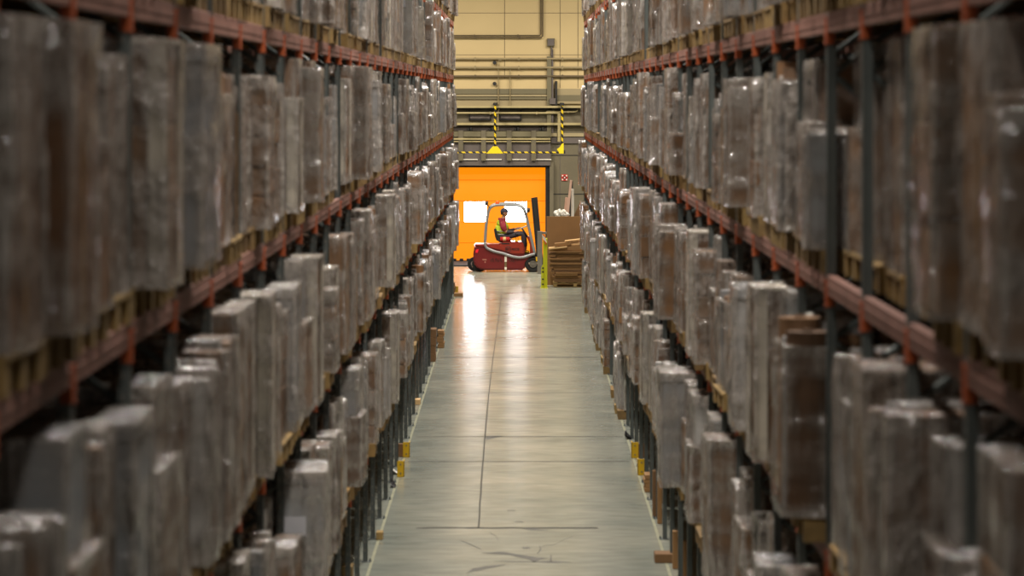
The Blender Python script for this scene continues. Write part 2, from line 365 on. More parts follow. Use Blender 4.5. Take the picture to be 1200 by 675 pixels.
for x0, x1, w in ((549.5,575.5,'nearer the left rack'), (585,611,'right of the left striped hanger')):
    t = thing('wall_niche', 'dark framed wall niche with pale bar, %s' % w, 'niche', (W((x0+x1)/2), YW, Z(141)))
    bm = bmesh.new(); box(bm, (W(x0),YW-.08,Z(141)), (W(x0+1),YW,Z(129))); box(bm, (W(x1-1),YW-.08,Z(141)), (W(x1),YW,Z(129))); box(bm, (W(x0),YW-.08,Z(141)), (W(x1),YW,Z(139.6)))
    part(t, 'frame', bm, M['dark'])
    bm = bmesh.new(); box(bm, (W(x0+1.4),YW-.06,Z(139.2)), (W(x1-1.4),YW,Z(135)), .01); part(t, 'bar', bm, M['header'])
for i, x in enumerate((551, 576, 606, 635)):
    bm = bmesh.new(); box(bm, (W(x),YW-.2,Z(153.4)), (W(x+2.2),YW,Z(149)), .01); box(bm, (W(x-3),YW-.14,Z(153.4)), (W(x-.6),YW,Z(150)), .01)
    box(bm, (W(x-3.4),YW-.1,Z(153.8)), (W(x+2.6),YW-.04,Z(153.2)))
    solo('door_bracket', bm, M['dark'], 'small black twin bracket above door header, %s' % ('leftmost of four','second of four from the left','third of four from the left','rightmost of four')[i], 'bracket', 'twin brackets above the header')
# red square sign
t = thing('fire_sign', 'small red square sign with white ringed symbol on concrete wall', 'sign', (W(661.6), YW-.02, Z(211.8)))
bm = bmesh.new(); box(bm, (W(658),YW-.03,Z(211.8)), (W(665.2),YW,Z(204.4)), .003); part(t, 'plate', bm, M['signred'])
bm = bmesh.new(); cx, cz = W(661.6), Z(208.1)
for sx in (-1,1):
    for sz in (-1,1):
        box(bm, (cx+sx*.062-.022,YW-.036,cz+sz*.062-.022), (cx+sx*.062+.022,YW-.028,cz+sz*.062+.022))
box(bm, (cx-.02,YW-.044,cz-.02), (cx+.02,YW-.038,cz+.02))
bm2 = bmesh.new(); cyl(bm2, (cx,YW-.040,cz), (cx,YW-.034,cz), .066, n=24)
part(t, 'symbol', bm, M['white']); part(t, 'disc', bm2, mat('dark_red', rgb(120,20,22), .5))

# ---- striped height bar in front of the door
YB = 106.4; BX = lambda x: wx(x, YB); BZ = lambda y: wz(y, YB)
hb = thing('height_limit_bar', 'black and yellow striped height bar hanging in front of the door', 'height barrier', (0, YB, BZ(180)))
bm = bmesh.new(); tube(bm, [(-3.5,YB,BZ(178.7)),(BX(657),YB,BZ(178.7))], .028, 10); part(hb, 'crossbar', bm, M['hazard'])
for x in (580.2, 658.8):
    bm = bmesh.new(); tube(bm, [(BX(x),YB,BZ(178)),(BX(x),YB,BZ(123))], .034, 10); h = part(hb, 'hanger', bm, M['hazard'])
    bm = bmesh.new(); box(bm, (BX(x)-.06,YB-.06,BZ(123.5)), (BX(x)+.06,YW,BZ(120.5)), .01); part(hb, 'wall_arm', bm, M['dark'])
bm = bmesh.new(); prism(bm, [(BX(570),BZ(180)),(BX(590),BZ(180)),(BX(583),BZ(171.5)),(BX(577.5),BZ(171.5))], YB-.05, YB+.05, .006); part(hb, 'gusset', bm, M['gusset'])
bm = bmesh.new(); prism(bm, [(BX(652.5),BZ(175)),(BX(655),BZ(178.5)),(BX(655),BZ(180)),(BX(660.5),BZ(180)),(BX(660.5),BZ(168)),(BX(659),BZ(168)),(BX(656),BZ(172.5))], YB-.05, YB+.05, .006); part(hb, 'gusset', bm, M['gusset'])
bm = bmesh.new(); box(bm, (BX(660.5),YB-.05,BZ(180)), (BX(662.4),YB+.05,BZ(176)), .005); part(hb, 'end_stop', bm, M['dark'])

# ------------------------------------------------------------------ floor joints and marks
def strip(name, poly, m, h=.0015):
    bm = bmesh.new(); vs = [bm.verts.new((x,y,h)) for x, y in poly]
    f = bm.faces.new(vs); f.normal_update()
    if f.normal.z < 0: f.normal_flip()
    g = bmesh.ops.extrude_face_region(bm, geom=[f]); 
    for v in g['geom']:
        if isinstance(v, bmesh.types.BMVert): v.co.z = .0004
    return solo(name, bm, m, kind='structure')
k = 60
def ragged(y, x0, x1, w, m):
    global k; k += 1
    n = 24; a = [(x0+(x1-x0)*i/n, y-w/2*(1+R.uniform(-.3,.3))+R.uniform(-.02,.02)) for i in range(n+1)]
    b = [(x0+(x1-x0)*i/n, y+w/2*(1+R.uniform(-.3,.3))) for i in range(n+1)]
    strip('trim_%d' % k, a+b[::-1], m)
ragged(42.3, -1.27, .98, .13, M['joint']); ragged(49.9, -1.62, 1.62, .07, M['joint']); ragged(53.5, -1.62, 1.62, .08, M['joint'])
ragged(69.5, -1.6, 1.6, .14, M['joint']); ragged(61.3, -1.6, 1.6, .05, M['stain'])
n = 40; a = []; b = []
for i in range(n+1):
    y = 42.3+(91-42.3)*i/n; x = -.50-.035*math.sin((y-42)*.09)+R.uniform(-.004,.004); w = .011 if y < 58 else .009
    a.append((x-w,y)); b.append((x+w,y))
strip('trim_80', a+b[::-1], M['joint'])
def crop7(pts): return [ground(540+x/5.87, 560+y/5.87) for x, y in pts]
marks = [[(140,515),(200,513),(290,507),(350,520),(440,533),(520,546),(600,552),(535,565),(505,580),(470,562),(400,548),(330,530),(230,525)],
         [(225,572),(350,573),(500,574),(640,572),(760,580),(640,587),(520,580),(350,579)],
         [(42,652),(80,624),(200,604),(310,596),(230,616),(110,640)],
         [(400,344),(520,350),(600,364),(480,360)], [(420,478),(470,476),(480,488),(430,488)],
         [(524,520),(546,492),(556,492),(534,520)], [(538,470),(548,470),(556,492),(546,492)], [(612,575),(616,530),(624,534),(628,575)],
         [(320,222),(370,220),(372,226),(322,228)], [(370,300),(430,298),(432,304),(372,306)]]
for i, p in enumerate(marks): strip('trim_%d' % (81+i), crop7(p), M['stain'])
strip('trim_100', [ground(x, y) for x, y in ((569,511.3),(580,510.6),(589,510.8),(576,514.2),(570,516))], M['stain'])
def crackline(pts, w, i):
    P = crop7(pts); a = [(x-w*.5, y-w*3) for x, y in P]; b = [(x+w*.5, y+w*3) for x, y in P]
    strip('trim_%d' % i, a+b[::-1], M['stain'])
crackline([(0,430),(60,455),(110,478),(140,486)], .007, 92); crackline([(560,470),(650,458),(700,428),(780,400)], .006, 93)
crackline([(200,375),(240,400),(260,430)], .005, 95)
for s in (-1,1):
    bm = bmesh.new(); box(bm, (min(s*1.675,s*1.71),Y0,.0003), (max(s*1.675,s*1.71),91,.0012)); solo('trim_%d' % (96+s), bm, M['line'], kind='structure')

# ------------------------------------------------------------------ pallet racks
LV = [1.30, 2.84, 4.37, 5.85, 7.27]               # top faces of the beams
BH = .115
post_y = [13.3+1.997*i for i in range(-2, 40)]
post_y = [y for y in post_y if y < Y1+.3]
def post_mesh(x):                                  # C-profile post with punched holes read as dark slots
    pass
def upright_bm():
    bm = bmesh.new()
    for x in (0, -1.08):
        box(bm, (x-.05,-.05,0), (x+.0,-.045,9.4)); box(bm, (x-.05,.045,0), (x+.0,.05,9.4))
        box(bm, (x-.008 if x == 0 else x-.05,-.05,0), (x if x == 0 else x-.042,.05,9.4))
        box(bm, (x-.05,-.035,0), (x-.046,.035,9.4))
        box(bm, (x-.03,-.056,0), (x-.015,-.05,9.4))
    z = .25; s = 0
    while z < 9:
        a, b = (-.03, -1.05) if s else (-1.05, -.03)
        cyl(bm, (a,0,z), (b,0,z+.75), .018, n=6); z += .75; s = 1-s
    return bm
def uslots():
    bm = bmesh.new()
    z = .12
    while z < 7.4:
        box(bm, (-.0005,-.018,z), (.0012,-.008,z+.03)); box(bm, (-.0005,.008,z), (.0012,.018,z+.03))
        box(bm, (-.036,-.0575,z), (-.022,-.0555,z+.03)); z += .1
    return bm
up_me = mesh_of('upright_frame', upright_bm(), M['post'])
slot_me = mesh_of('slots', uslots(), M['grey'])
def foot_bm():
    bm = bmesh.new()
    box(bm, (-.075,-.075,0), (.045,.075,.008), .002)
    for sx, sy in ((.03,-.055),(.03,.055)): cyl(bm, (sx,sy,.006), (sx,sy,.03), .009, n=8)
    return bm
foot_me = mesh_of('foot_plate', foot_bm(), M['post'])
def beam_bm(L):
    bm = bmesh.new(); h = BH
    box(bm, (-.045,0,-h), (0,L,0), .005)
    box(bm, (-.001,.02,-h*.62), (.004,L-.02,-h*.38))          # rib stamped along the face
    return bm
beam_me = mesh_of('load_beam', beam_bm(1.997-.104), M['beam'])
def conn_bm():
    bm = bmesh.new()
    box(bm, (.001,-.05,-.18), (.008,.05,-.03), .002)
    box(bm, (-.04,-.06,-.18), (.006,-.0565,-.03)); box(bm, (-.04,.0565,-.18), (.006,.06,-.03))
    for z in (-.18,-.14,-.04): cyl(bm, (.007,0,z), (.013,0,z), .009, n=6)
    return bm
conn_me = mesh_of('beam_connector', conn_bm(), M['conn'])
for s, side in ((-1,'left'), (1,'right')):
    rz = 0 if s < 0 else math.pi
    rack = thing('pallet_rack', '%s tall steel pallet rack with grey posts and orange beams lining the aisle' % side, 'pallet rack', (s*HW, 0, 0), 0, 'pallet racks lining the aisle')
    nb = 0; rest = []
    for i, y in enumerate(post_y):
        u = link('upright_frame', up_me, rack, (0,y,0), rz)
        link('foot_plate', foot_me, u, (0,0,0))
        if y < 70: sl_ = link('slots', slot_me, u); sl_['kind'] = 'stuff'
    cand = sorted(((y, z) for y in post_y[:-1] for z in LV if not (z > 7 and y < 60)), key=lambda q: q[0])
    for y, z in cand:
        yy = y+.052 if s < 0 else y+.052+1.893
        if nb < 100:
            b_ = link('load_beam', beam_me, rack, (0,yy,z), rz); nb += 1
            c = link('beam_connector', conn_me, b_, (0, -.052 if s < 0 else 1.893+.052, 0))
        else: rest.append((y, z))
    bm = bmesh.new(); bc = bmesh.new()
    for y, z in rest:
        if s < 0: box(bm, (-.045,y+.052,z-BH), (0,y+1.945,z), .005)
        else: box(bm, (0,y+.052,z-BH), (.045,y+1.945,z), .005)
        a = (-s)
        box(bc, (min(.001*a,.012*a),y-.056,z-.2), (max(.001*a,.012*a),y+.056,z-.02)); box(bc, (min(-.05*a,.012*a),y-.060,z-.2), (max(-.05*a,.012*a),y-.0565,z-.02))
    for q in (bm, bc): bmesh.ops.translate(q, verts=q.verts, vec=(0,0,0))
    o = link('far_load_beam', mesh_of('far_load_beam', bm, M['beam']), rack); o['kind'] = 'stuff'
    o = link('far_beam_connector', mesh_of('far_beam_connector', bc, M['conn']), rack); o['kind'] = 'stuff'
    for z in LV:
        bm = bmesh.new(); xx = s*1.08; box(bm, (min(xx,xx+s*.045),post_y[0],z-BH), (max(xx,xx+s*.045),post_y[-1],z), .005)
        link('rear_beam', mesh_of('rear_beam', bm, M['beam']), rack)

# ------------------------------------------------------------------ wrapped pallet loads
# local frame: origin at the base centre of the pallet front edge; +x towards the aisle, y along the aisle
def pallet_bm(w, d):
    bm = bmesh.new()
    for i in range(3):
        y = -w/2+.05+i*(w-.1)/2
        for x in (-.07, -d/2, -d+.07):
            box(bm, (x-.07,y-.05,.022), (x+.07,y+.05,.1))
        box(bm, (-d,y-.05,0), (0,y+.05,.022))
        box(bm, (-d,y-.05,.1), (0,y+.05,.122))
    n = 7
    for i in range(n):
        x = -.05-(d-.1)*i/(n-1); box(bm, (x-.055,-w/2,.122), (x+.055,w/2,.144))
    return bm
def wrapbox(bm, a, b, seed, amp=.012, tuft=False, nx=5, nz=11):
    """crumpled film skin round a block: a displaced, round-cornered open-bottom box"""
    a, b = Vector(a), Vector(b); c = (a+b)/2; hx, hy = (b.x-a.x)/2, (b.y-a.y)/2
    el_ = bm.verts.layers.float.get('edge') or bm.verts.layers.float.new('edge')
    per = []
    st = [-1, -.93]+[-.93+1.86*s/(nx-1) for s in range(1, nx-1)]+[.93]       # close loops beside each corner
    for s in st: per.append((1, s))
    for s in st: per.append((-s, 1))
    for s in st: per.append((-1, -s))
    for s in st: per.append((s, -1))
    rows = []
    for k in range(nz+1):
        t = k/nz; z = a.z+(b.z-a.z)*t; row = []
        for j, (px, py) in enumerate(per):
            corner = .992 if abs(px) == 1 and abs(py) == 1 else 1
            n1 = mnoise.noise(Vector((px*hx*7+seed, py*hy*7, z*2.2))); n2 = mnoise.noise(Vector((px*hx*3, py*hy*3+seed, z*9)))
            o = amp*(1.0+2.0*n1+1.4*n2)
            if t > .97: o -= .006
            x = c.x+px*hx*corner+(o if abs(px) == 1 else 0)*px; y = c.y+py*hy*corner+(o if abs(py) == 1 else 0)*py
            nv = bm.verts.new((x, y, z+ (.006*n2 if 0 < k else .02*n1))); nv[el_] = max(1.0 if abs(px) == 1 and abs(py) == 1 else 0.0, .8 if t > .96 or k == 0 else 0.0); row.append(nv)
        rows.append(row)
    m_ = len(per)
    for k in range(nz):
        for j in range(m_): bm.faces.new((rows[k][j], rows[k][(j+1) % m_], rows[k+1][(j+1) % m_], rows[k+1][j]))
    top = [bm.verts.new((c.x+(v.co.x-c.x)*.55, c.y+(v.co.y-c.y)*.55, b.z+.012+.012*mnoise.noise(v.co*5))) for v in rows[-1]]
    for j in range(m_): bm.faces.new((rows[-1][j], rows[-1][(j+1) % m_], top[(j+1) % m_], top[j]))
    bm.faces.new(top)
    if tuft:
        for q in range(3):
            x, y = c.x+R.uniform(-.1,.1), c.y+R.uniform(-.15,.15); hh = R.uniform(.05,.1)
            vs = [bm.verts.new((x+R.uniform(-.05,.05), y+R.uniform(-.06,.06), b.z+.01)) for _ in range(3)]
            ap = bm.verts.new((x+R.uniform(-.05,.05), y+R.uniform(-.08,.08), b.z+hh))
            for i in range(3): bm.faces.new((vs[i], vs[(i+1) % 3], ap))
KINDS = {}
def build_kind(kid, kind, w, d, h, seed, desc):
    """a pallet load: list of (part name, mesh, smooth)"""
    r = random.Random(seed); parts = []
    parts.append(('pallet', mesh_of('pallet', pallet_bm(max(w, .78) if kind != 'slim' else w, d), M['wood'])))
    z0 = .146; H = h
    def add(name, bm, m, smooth=False): parts.append((name, mesh_of(name, bm, m, smooth)))
    wr = bmesh.new(); A = .004
    if kind == 'tall':                                   # two or one tall carton blocks, full height
        n = r.choice((1, 2)); ws = w/n
        for i in range(n):
            y = -w/2+ws*i; hh = H*(1 if i == 0 else r.uniform(.86,1)); xo = r.uniform(0,.06) if n > 1 else 0
            bm = bmesh.new(); box(bm, (-d+.03,y+.01,z0), (-.02-xo,y+ws-.01,hh), .008); add('carton', bm, M['kraft'])
            wrapbox(wr, (-d+.02,y,.135), (-.012-xo,y+ws,hh+.004), seed+i, .01, i == 0 and r.random() < .5)
        bm = bmesh.new(); box(bm, (-.021,-.03,z0+.01), (-.0175,.03,H*.8)); add('tape', bm, M['tape'])
    elif kind == 'stack':                                # layers of cartons
        nl = r.choice((3,4,5)); lh = (H-z0)/nl; cols = r.choice((1,2))
        for l in range(nl):
            for i in range(cols):
                y = -w/2+i*w/cols; j = r.uniform(-.012,.012)
                bm = bmesh.new(); box(bm, (-d+.03,y+.008+j,z0+lh*l+.004), (-.03+j,y+w/cols-.008+j,z0+lh*(l+1)-.004), .007); add('carton', bm, M['kraft'])
        wrapbox(wr, (-d+.02,-w/2,.13), (-.012,w/2,H+.004), seed, .008)
    elif kind == 'panels':                               # narrow upright packs of differing height
        y = -w/2; i = 0
        while y < w/2-.05:
            t = min(r.uniform(.1,.24), w/2-y); hh = z0+(H-z0)*r.uniform(.82,1); xo = r.uniform(0,.12)
            bm = bmesh.new(); box(bm, (-d+.05,y+.005,z0), (-.02-xo,y+t-.008,hh), .006)
            add('upright_pack', bm, M['pale'] if r.random() < .55 else M['kraft'])
            wrapbox(wr, (-d+.04,y-.004,.14), (-.01-xo,y+t,hh+.004), seed+i*3.1, .006, False, 3, 9); y += t+.004; i += 1
    elif kind == 'pale':                                 # block under a pale hood
        bm = bmesh.new(); box(bm, (-d+.03,-w/2+.01,z0), (-.02,w/2-.01,H*.93), .012, 2); add('covered_block', bm, M['pale'])
        bm = bmesh.new(); box(bm, (-d+.015,-w/2-.004,H*.93), (-.006,w/2+.004,H), .015, 2); add('hood', bm, M['pale'])
        wrapbox(wr, (-d+.02,-w/2,.135), (-.002,w/2+.008,H+.006), seed, .012)
    elif kind == 'framed':                               # cartons with pale edge boards on corners
        nl = r.choice((2,3)); lh = (H-.02-z0)/nl
        for l in range(nl):
            bm = bmesh.new(); box(bm, (-d+.04,-w/2+.02,z0+lh*l+.003), (-.04,w/2-.02,z0+lh*(l+1)-.003), .008); add('carton', bm, M['kraft'])
        for sy in (-1,1):
            for x in (-.028, -d+.04):
                bm = bmesh.new(); y = sy*(w/2-.012); q = 1 if x > -.1 else -1
                box(bm, (min(x-q*.07,x),min(y,y-sy*.012)-.006,z0), (max(x-q*.07,x),max(y,y-sy*.012)+.006,H-.02)); box(bm, (x-.004,min(y,y-sy*.08),z0), (x+.008,max(y,y-sy*.08),H-.02))
                add('edge_board', bm, M['edge'])
        bm = bmesh.new(); box(bm, (-d+.03,-w/2+.005,H-.02), (-.02,w/2-.005,H), .004); add('top_board', bm, M['edge'])
        wrapbox(wr, (-d+.02,-w/2-.004,.13), (-.012,w/2+.004,H+.006), seed, .006)
    elif kind == 'rolls':                                # upright rolls
        n = max(2, int(w/.26)); rr = w/n/2
        for i in range(n):
            for k2 in range(3):
                y = -w/2+rr+i*2*rr; x = -rr-.03-k2*2*rr; hh = z0+(H-z0)*r.uniform(.88,1)
                bm = bmesh.new(); cyl(bm, (x,y,z0), (x,y,hh), rr*.93, n=16); cyl(bm, (x,y,hh-.002), (x,y,hh+.012), rr*.25, n=10)
                add('roll', bm, M['pale'] if r.random() < .6 else M['kraft'], False)
        wrapbox(wr, (-.04-6*rr,-w/2,.14), (-.016,w/2,z0+(H-z0)*.86), seed, .01)
    elif kind == 'mixed':                                # big carton with smaller ones on top
        hh = z0+(H-z0)*r.uniform(.5,.68)
        bm = bmesh.new(); box(bm, (-d+.03,-w/2+.01,z0), (-.02,w/2-.01,hh), .008); add('carton', bm, M['kraft'])
        w2 = w*r.uniform(.55,.85); y2 = r.uniform(-.5,.5)*(w-w2)
        bm = bmesh.new(); box(bm, (-d+.12,y2-w2/2,hh+.003), (-.06-r.uniform(0,.1),y2+w2/2,H), .008); add('carton', bm, M['pale'] if r.random() < .5 else M['kraft'])
        wrapbox(wr, (-d+.02,-w/2,.135), (-.012,w/2,hh+.004), seed, .01); wrapbox(wr, (-d+.11,y2-w2/2-.008,hh-.03), (-.05,y2+w2/2+.008,H+.004), seed+9, .008, True, 4, 6)
    if r.random() < .16:
        bm = bmesh.new(); zz = H*r.uniform(.5,.75); box(bm, (-.32,-w/2-.02,zz-.02), (-.14,-w/2-.016,zz+.12)); add('shipping_label', bm, M['paper'])
    add('stretch_wrap', wr, M['film'], False)
    rd = random.Random(seed*7+1); 
    for nm, me in parts:
        v = rd.random(); at = me.attributes.new('var', 'FLOAT', 'POINT'); at.data.foreach_set('value', [v]*len(me.vertices))
    KINDS[kid] = dict(parts=parts, w=w, h=h, d=d, desc=desc)
ks = []
defs = [('tall','%s brown cloudy-wrapped carton block'), ('stack','%s layered film-wrapped brown cartons'), ('panels','%s narrow upright film-wrapped packs'),
        ('pale','%s pale hooded block in film'), ('framed','%s cartons with pale corner boards'), ('rolls','%s upright film-wrapped rolls'), ('mixed','%s carton topped by smaller carton')]
wt = {'tall':3,'stack':3,'panels':6,'pale':.9,'framed':1.4,'rolls':1,'mixed':3}
kid = 0; weights = []
for kind, desc in defs:
    for q in range(5 if kind in ('tall','stack','panels','mixed') else 3):
        h = (1.29, 1.22, 1.13, 1.02, .84)[q] if kind in ('tall','stack','panels','mixed') else (1.27,1.16,.98)[q]
        word = 'tall' if h > 1.2 else ('low' if h < 1.03 else 'mid-height')
        build_kind(kid, kind, R.uniform(.66,.92), R.uniform(.96,1.2), h, 100+kid*17, desc % word)
        ks.append(kid); weights.append(wt[kind]/(5 if kind in ('tall','stack','panels','mixed') else 3)*(.35 if h < .9 else 1)); kid += 1

# loads the photograph singles out: (side, shelf, bay, slot) -> (kind, how far the goods reach past the pallet)
def at_y(y):
    i = int((y-post_y[0])/1.997); return i, int((y-post_y[0]-1.997*i) > 1)
OVR = {}
for s_, li_, y_, k_, e_ in ((-1,3,15.6,18,.16), (-1,3,17.6,15,.15), (-1,3,13,0,.1), (-1,1,26.2,15,.2), (-1,2,19.4,0,.1), (1,2,22.4,18,.15), (1,2,20,21,.13), (1,1,35,15,.2),
        (1,3,27.2,2,.16), (1,3,21.6,12,.1), (1,3,12.6,0,.05), (1,3,13.6,5,.1), (-1,3,27.4,1,.14), (-1,2,43,18,.12), (-1,3,39,16,.15), (-1,3,35.5,5,.16), (1,2,37,11,.17), (1,2,46,15,.14), (1,2,16,0,.06), (1,2,14.5,10,.12), (-1,2,15,16,.02), (-1,2,13.6,10,.05)):
    i_, sl_ = at_y(y_); OVR[(s_, li_, i_, sl_)] = (k_, e_)
def loadspec():
    out = []
    r = random.Random(77)
    for s in (-1, 1):
        for li, z in enumerate([0]+LV):
            for bi, y in enumerate(post_y[:-1]):
                for sl in range(2):
                    yc = y+.53+sl*.94+r.uniform(-.02,.02)
                    k = r.choices(ks, weights)[0]; p = r.uniform(-.01,.035) if li > 2 else r.uniform(.03,.13); e = r.betavariate(1.4,2.2)*.17-.02 if r.random() > .12 else -.05; a = r.uniform(-.03,.03); miss = r.random()
                    if li == 5 and yc < 66: continue
                    if li == 4 and yc < 15: continue
                    if li == 1 and yc < 19: continue
                    if bi == 0: continue
                    fk_ = OVR.get((s, li, round(yc*2)/2)) or OVR.get((s, li, bi, sl))
                    if fk_: k, e = fk_; miss = 1
                    if li == 0:
                        if s < 0: continue
                        if not (55 < yc < 88.5): continue
                        if yc < 64 and miss < .5: continue
                        e *= .6
                    if miss < (.035 if li else .1): continue
                    # recessed, post in front, where the photograph shows bare posts
                    if s > 0 and li == 3 and 14.5 < yc < 19.5: p = -.1; e = 0
                    out.append(dict(s=s, li=li, z=z, bay=bi, sl=sl, y=yc, k=k, p=p, e=e, a=a, v=r.random()))
    return out
specs = loadspec()
# specific loads that the photograph shows standing out
for q in specs: 
    q['near'] = q['y']*(1 if q['li'] not in (5,) else 1.0)
order = sorted(specs, key=lambda q: q['near'])
near, far = order[:300], order[300:]
ordw = ['','first','second','third','fourth','fifth','sixth','seventh','eighth','ninth','tenth','eleventh','twelfth','thirteenth','fourteenth','fifteenth','sixteenth','seventeenth','eighteenth','nineteenth','twentieth',
        'twenty-first','twenty-second','twenty-third','twenty-fourth','twenty-fifth','twenty-sixth','twenty-seventh','twenty-eighth','twenty-ninth','thirtieth']
shelf = {0:'floor level', 1:'lowest shelf', 2:'second shelf', 3:'third shelf', 4:'fourth shelf', 5:'fifth shelf'}
for q in near:
    K = KINDS[q['k']]
    lab = '%s, %s, %s rack, %s bay from camera, %s half' % (K['desc'], shelf[q['li']], 'left' if q['s'] < 0 else 'right', ordw[q['bay']], 'nearer' if q['sl'] == 0 else 'farther')
    t = thing('wrapped_pallet_load', lab, 'pallet load', (q['s']*(HW-q['p']), q['y'], q['z']), (0 if q['s'] < 0 else math.pi)+q['a'],
              'wrapped pallet loads on the %s rack' % ('left' if q['s'] < 0 else 'right'))
    for nm, me in K['parts']:
        o = bpy.data.objects.new(nm, me); C.objects.link(o); o.parent = t
        if nm != 'pallet': o.location.x = q['e']
# the several hundred small distant loads: one object for each rack
mats = []
def mi(m):
    if m not in mats: mats.append(m)
    return mats.index(m)
cache = {}
def kdata(k):
    if k in cache: return cache[k]
    V = []; Fi = []; n = 0
    for nm, me in KINDS[k]['parts']:
        co = np.empty(len(me.vertices)*3); me.vertices.foreach_get('co', co); co = co.reshape(-1,3)
        polys = [tuple(v+n for v in p.vertices) for p in me.polygons]
        ea = me.attributes.get('edge'); ed_ = np.zeros(len(co))
        if ea: ea.data.foreach_get('value', ed_)
        V.append((co, me.attributes['var'].data[0].value, nm != 'pallet', ed_)); Fi.append((polys, mi(me.materials[0]), nm == 'stretch_wrap')); n += len(co)
    cache[k] = (V, Fi, n); return cache[k]
for s in (-1,1):
    VV = []; vr = []; ee = []; FF = []; MI = []; SM = []; n0 = 0
    for q in (q for q in far if q['s'] == s):
        V, Fi, n = kdata(q['k']); ang = (0 if s < 0 else math.pi)+q['a']; c_, s_ = math.cos(ang), math.sin(ang)
        for co, v, gd, ed_ in V:
            ee.append(ed_)
            co = co + np.array([q['e'] if gd else 0, 0, 0])
            w = np.empty_like(co); w[:,0] = co[:,0]*c_-co[:,1]*s_+s*(HW-q['p']); w[:,1] = co[:,0]*s_+co[:,1]*c_+q['y']; w[:,2] = co[:,2]+q['z']
            VV.append(w); vr.append(np.full(len(co), (v+q['v']) % 1))
        for polys, m_, sm in Fi:
            FF += [tuple(i+n0 for i in p) for p in polys]; MI += [m_]*len(polys); SM += [sm]*len(polys)
        n0 += n
    me = bpy.data.meshes.new('distant_pallet_loads'); me.from_pydata(np.concatenate(VV).tolist(), [], FF)
    for m_ in mats: me.materials.append(m_)
    me.polygons.foreach_set('material_index', MI); me.polygons.foreach_set('use_smooth', SM)
    at = me.attributes.new('var', 'FLOAT', 'POINT'); at.data.foreach_set('value', np.concatenate(vr))
    at = me.attributes.new('edge', 'FLOAT', 'POINT'); at.data.foreach_set('value', np.concatenate(ee))
    o = link('distant_pallet_loads', me); o['kind'] = 'stuff'
    tag(o, 'hundreds of small distant film-wrapped pallet loads on the far half of the %s rack' % ('left' if s < 0 else 'right'), 'pallet loads')


# ------------------------------------------------------------------ forklift
D0 = 102.9; FX = lambda x: wx(x, D0); FZ = lambda y: wz(y, D0)
yn, yf = D0-.55, D0+.55
fk = thing('forklift_truck', 'red counterbalance forklift with grey tube guard before the orange door', 'forklift', (FX(592), D0, 0))
P = lambda pts: [(FX(x), FZ(y)) for x, y in pts]
# chassis and counterweight
bm = bmesh.new()
prism(bm, P([(556.5,287),(555.3,292),(554.6,299),(555.2,306),(557.5,311.5),(561,314.2),(567,315.6),(614.6,315.6),(615.4,311),(617.6,306),(621,303),(625.5,302),(629,303.5),(629,299),(622,297.6),(600,297),(586,292),(570,288.5)]), yn, yf, .05)
part(fk, 'chassis', bm, M['maroon'])
bm = bmesh.new()
prism(bm, P([(555.4,285.4),(556.4,288.4),(568,289.2),(586,293),(600,297.6),(614.8,297.6),(614.8,290),(612.6,282.6),(588,282.6),(586,285.4)]), yn+.03, yf-.03, .035)
part(fk, 'battery_cover', bm, M['brick'])
bm = bmesh.new(); box(bm, (FX(587.8),yn+.025,FZ(285.4)), (FX(597.2),yn+.04,FZ(283.8)), .006); part(fk, 'grip_slot', bm, M['black'])
bm = bmesh.new(); prism(bm, P([(614.6,298.4),(628.6,298.4),(628.6,296.6),(614.6,296.6)]), yn+.03, yf-.03, .01); part(fk, 'floor_plate', bm, M['dark'])
bm = bmesh.new(); prism(bm, P([(621,300),(627.5,300),(624,282),(619.5,276),(617.5,277.5),(621,286)]), yn+.18, yf-.18, .02); part(fk, 'dashboard', bm, M['brick'])
bm = bmesh.new(); box(bm, (FX(591.3),yn-.012,FZ(315)), (FX(594),yn+.002,FZ(298.3)), .004); part(fk, 'marking_stripe', bm, M['whiteblack'], label='white and brown vertical marking stripe')
bm = bmesh.new(); prism(bm, P([(558.2,291.5),(561.4,291),(560,295.6),(557.2,295)]), yn-.02, yn+.03, .008); part(fk, 'tail_light', bm, emit_mat('tail_lens', rgb(210,20,44), .25), label='bright red rear lamp')
# lettering: ringed mark with letters and a dark scrawled name below (too small to read in the photograph)
bm = bmesh.new(); c0 = Vector((FX(595.6), yn+.024, FZ(291)))
tube(bm, [c0+Vector((.082*math.cos(a),0,.082*math.sin(a))) for a in [i*math.pi/12 for i in range(24)]], .007, 5, True)
def seg(bm, pts, r=.007, y=None):
    tube(bm, [(p[0], y, p[1]) for p in pts], r, 5)
def letters(bm, x, z, h, y, glyphs, r=.007):
    for g in glyphs:
        for st in g: seg(bm, [(x+u*h*.6, z+v*h) for u, v in st], r, y)
        x += h*.85
B_ = [[(0,0),(0,1),(.7,.95),(.8,.75),(.1,.5),(.9,.45),(.9,.1),(0,0)]]; T_ = [[(0,1),(1,1)],[(.5,1),(.5,0)]]
letters(bm, c0.x-.05, c0.z-.03, .06, yn+.024, [B_, T_])
part(fk, 'logo', bm, M['dark'])
bm = bmesh.new()
letters(bm, FX(600.2), FZ(292.3), .065, yn+.024, [[[(0,0),(.1,1),(.5,.3),(.9,1),(1,0)]], [[(0,.1),(.6,0),(.8,.4),(.1,.6),(.3,1),(.9,.9)]], [[(.9,.9),(.2,.9),(0,.4),(.3,0),(.9,.1)]], [[(.5,0),(0,.3),(.1,.8),(.5,1),(.9,.7),(.9,.2),(.5,0)]]], .008)
part(fk, 'model_mark', bm, M['dark'])
bm = bmesh.new(); r2 = random.Random(4)
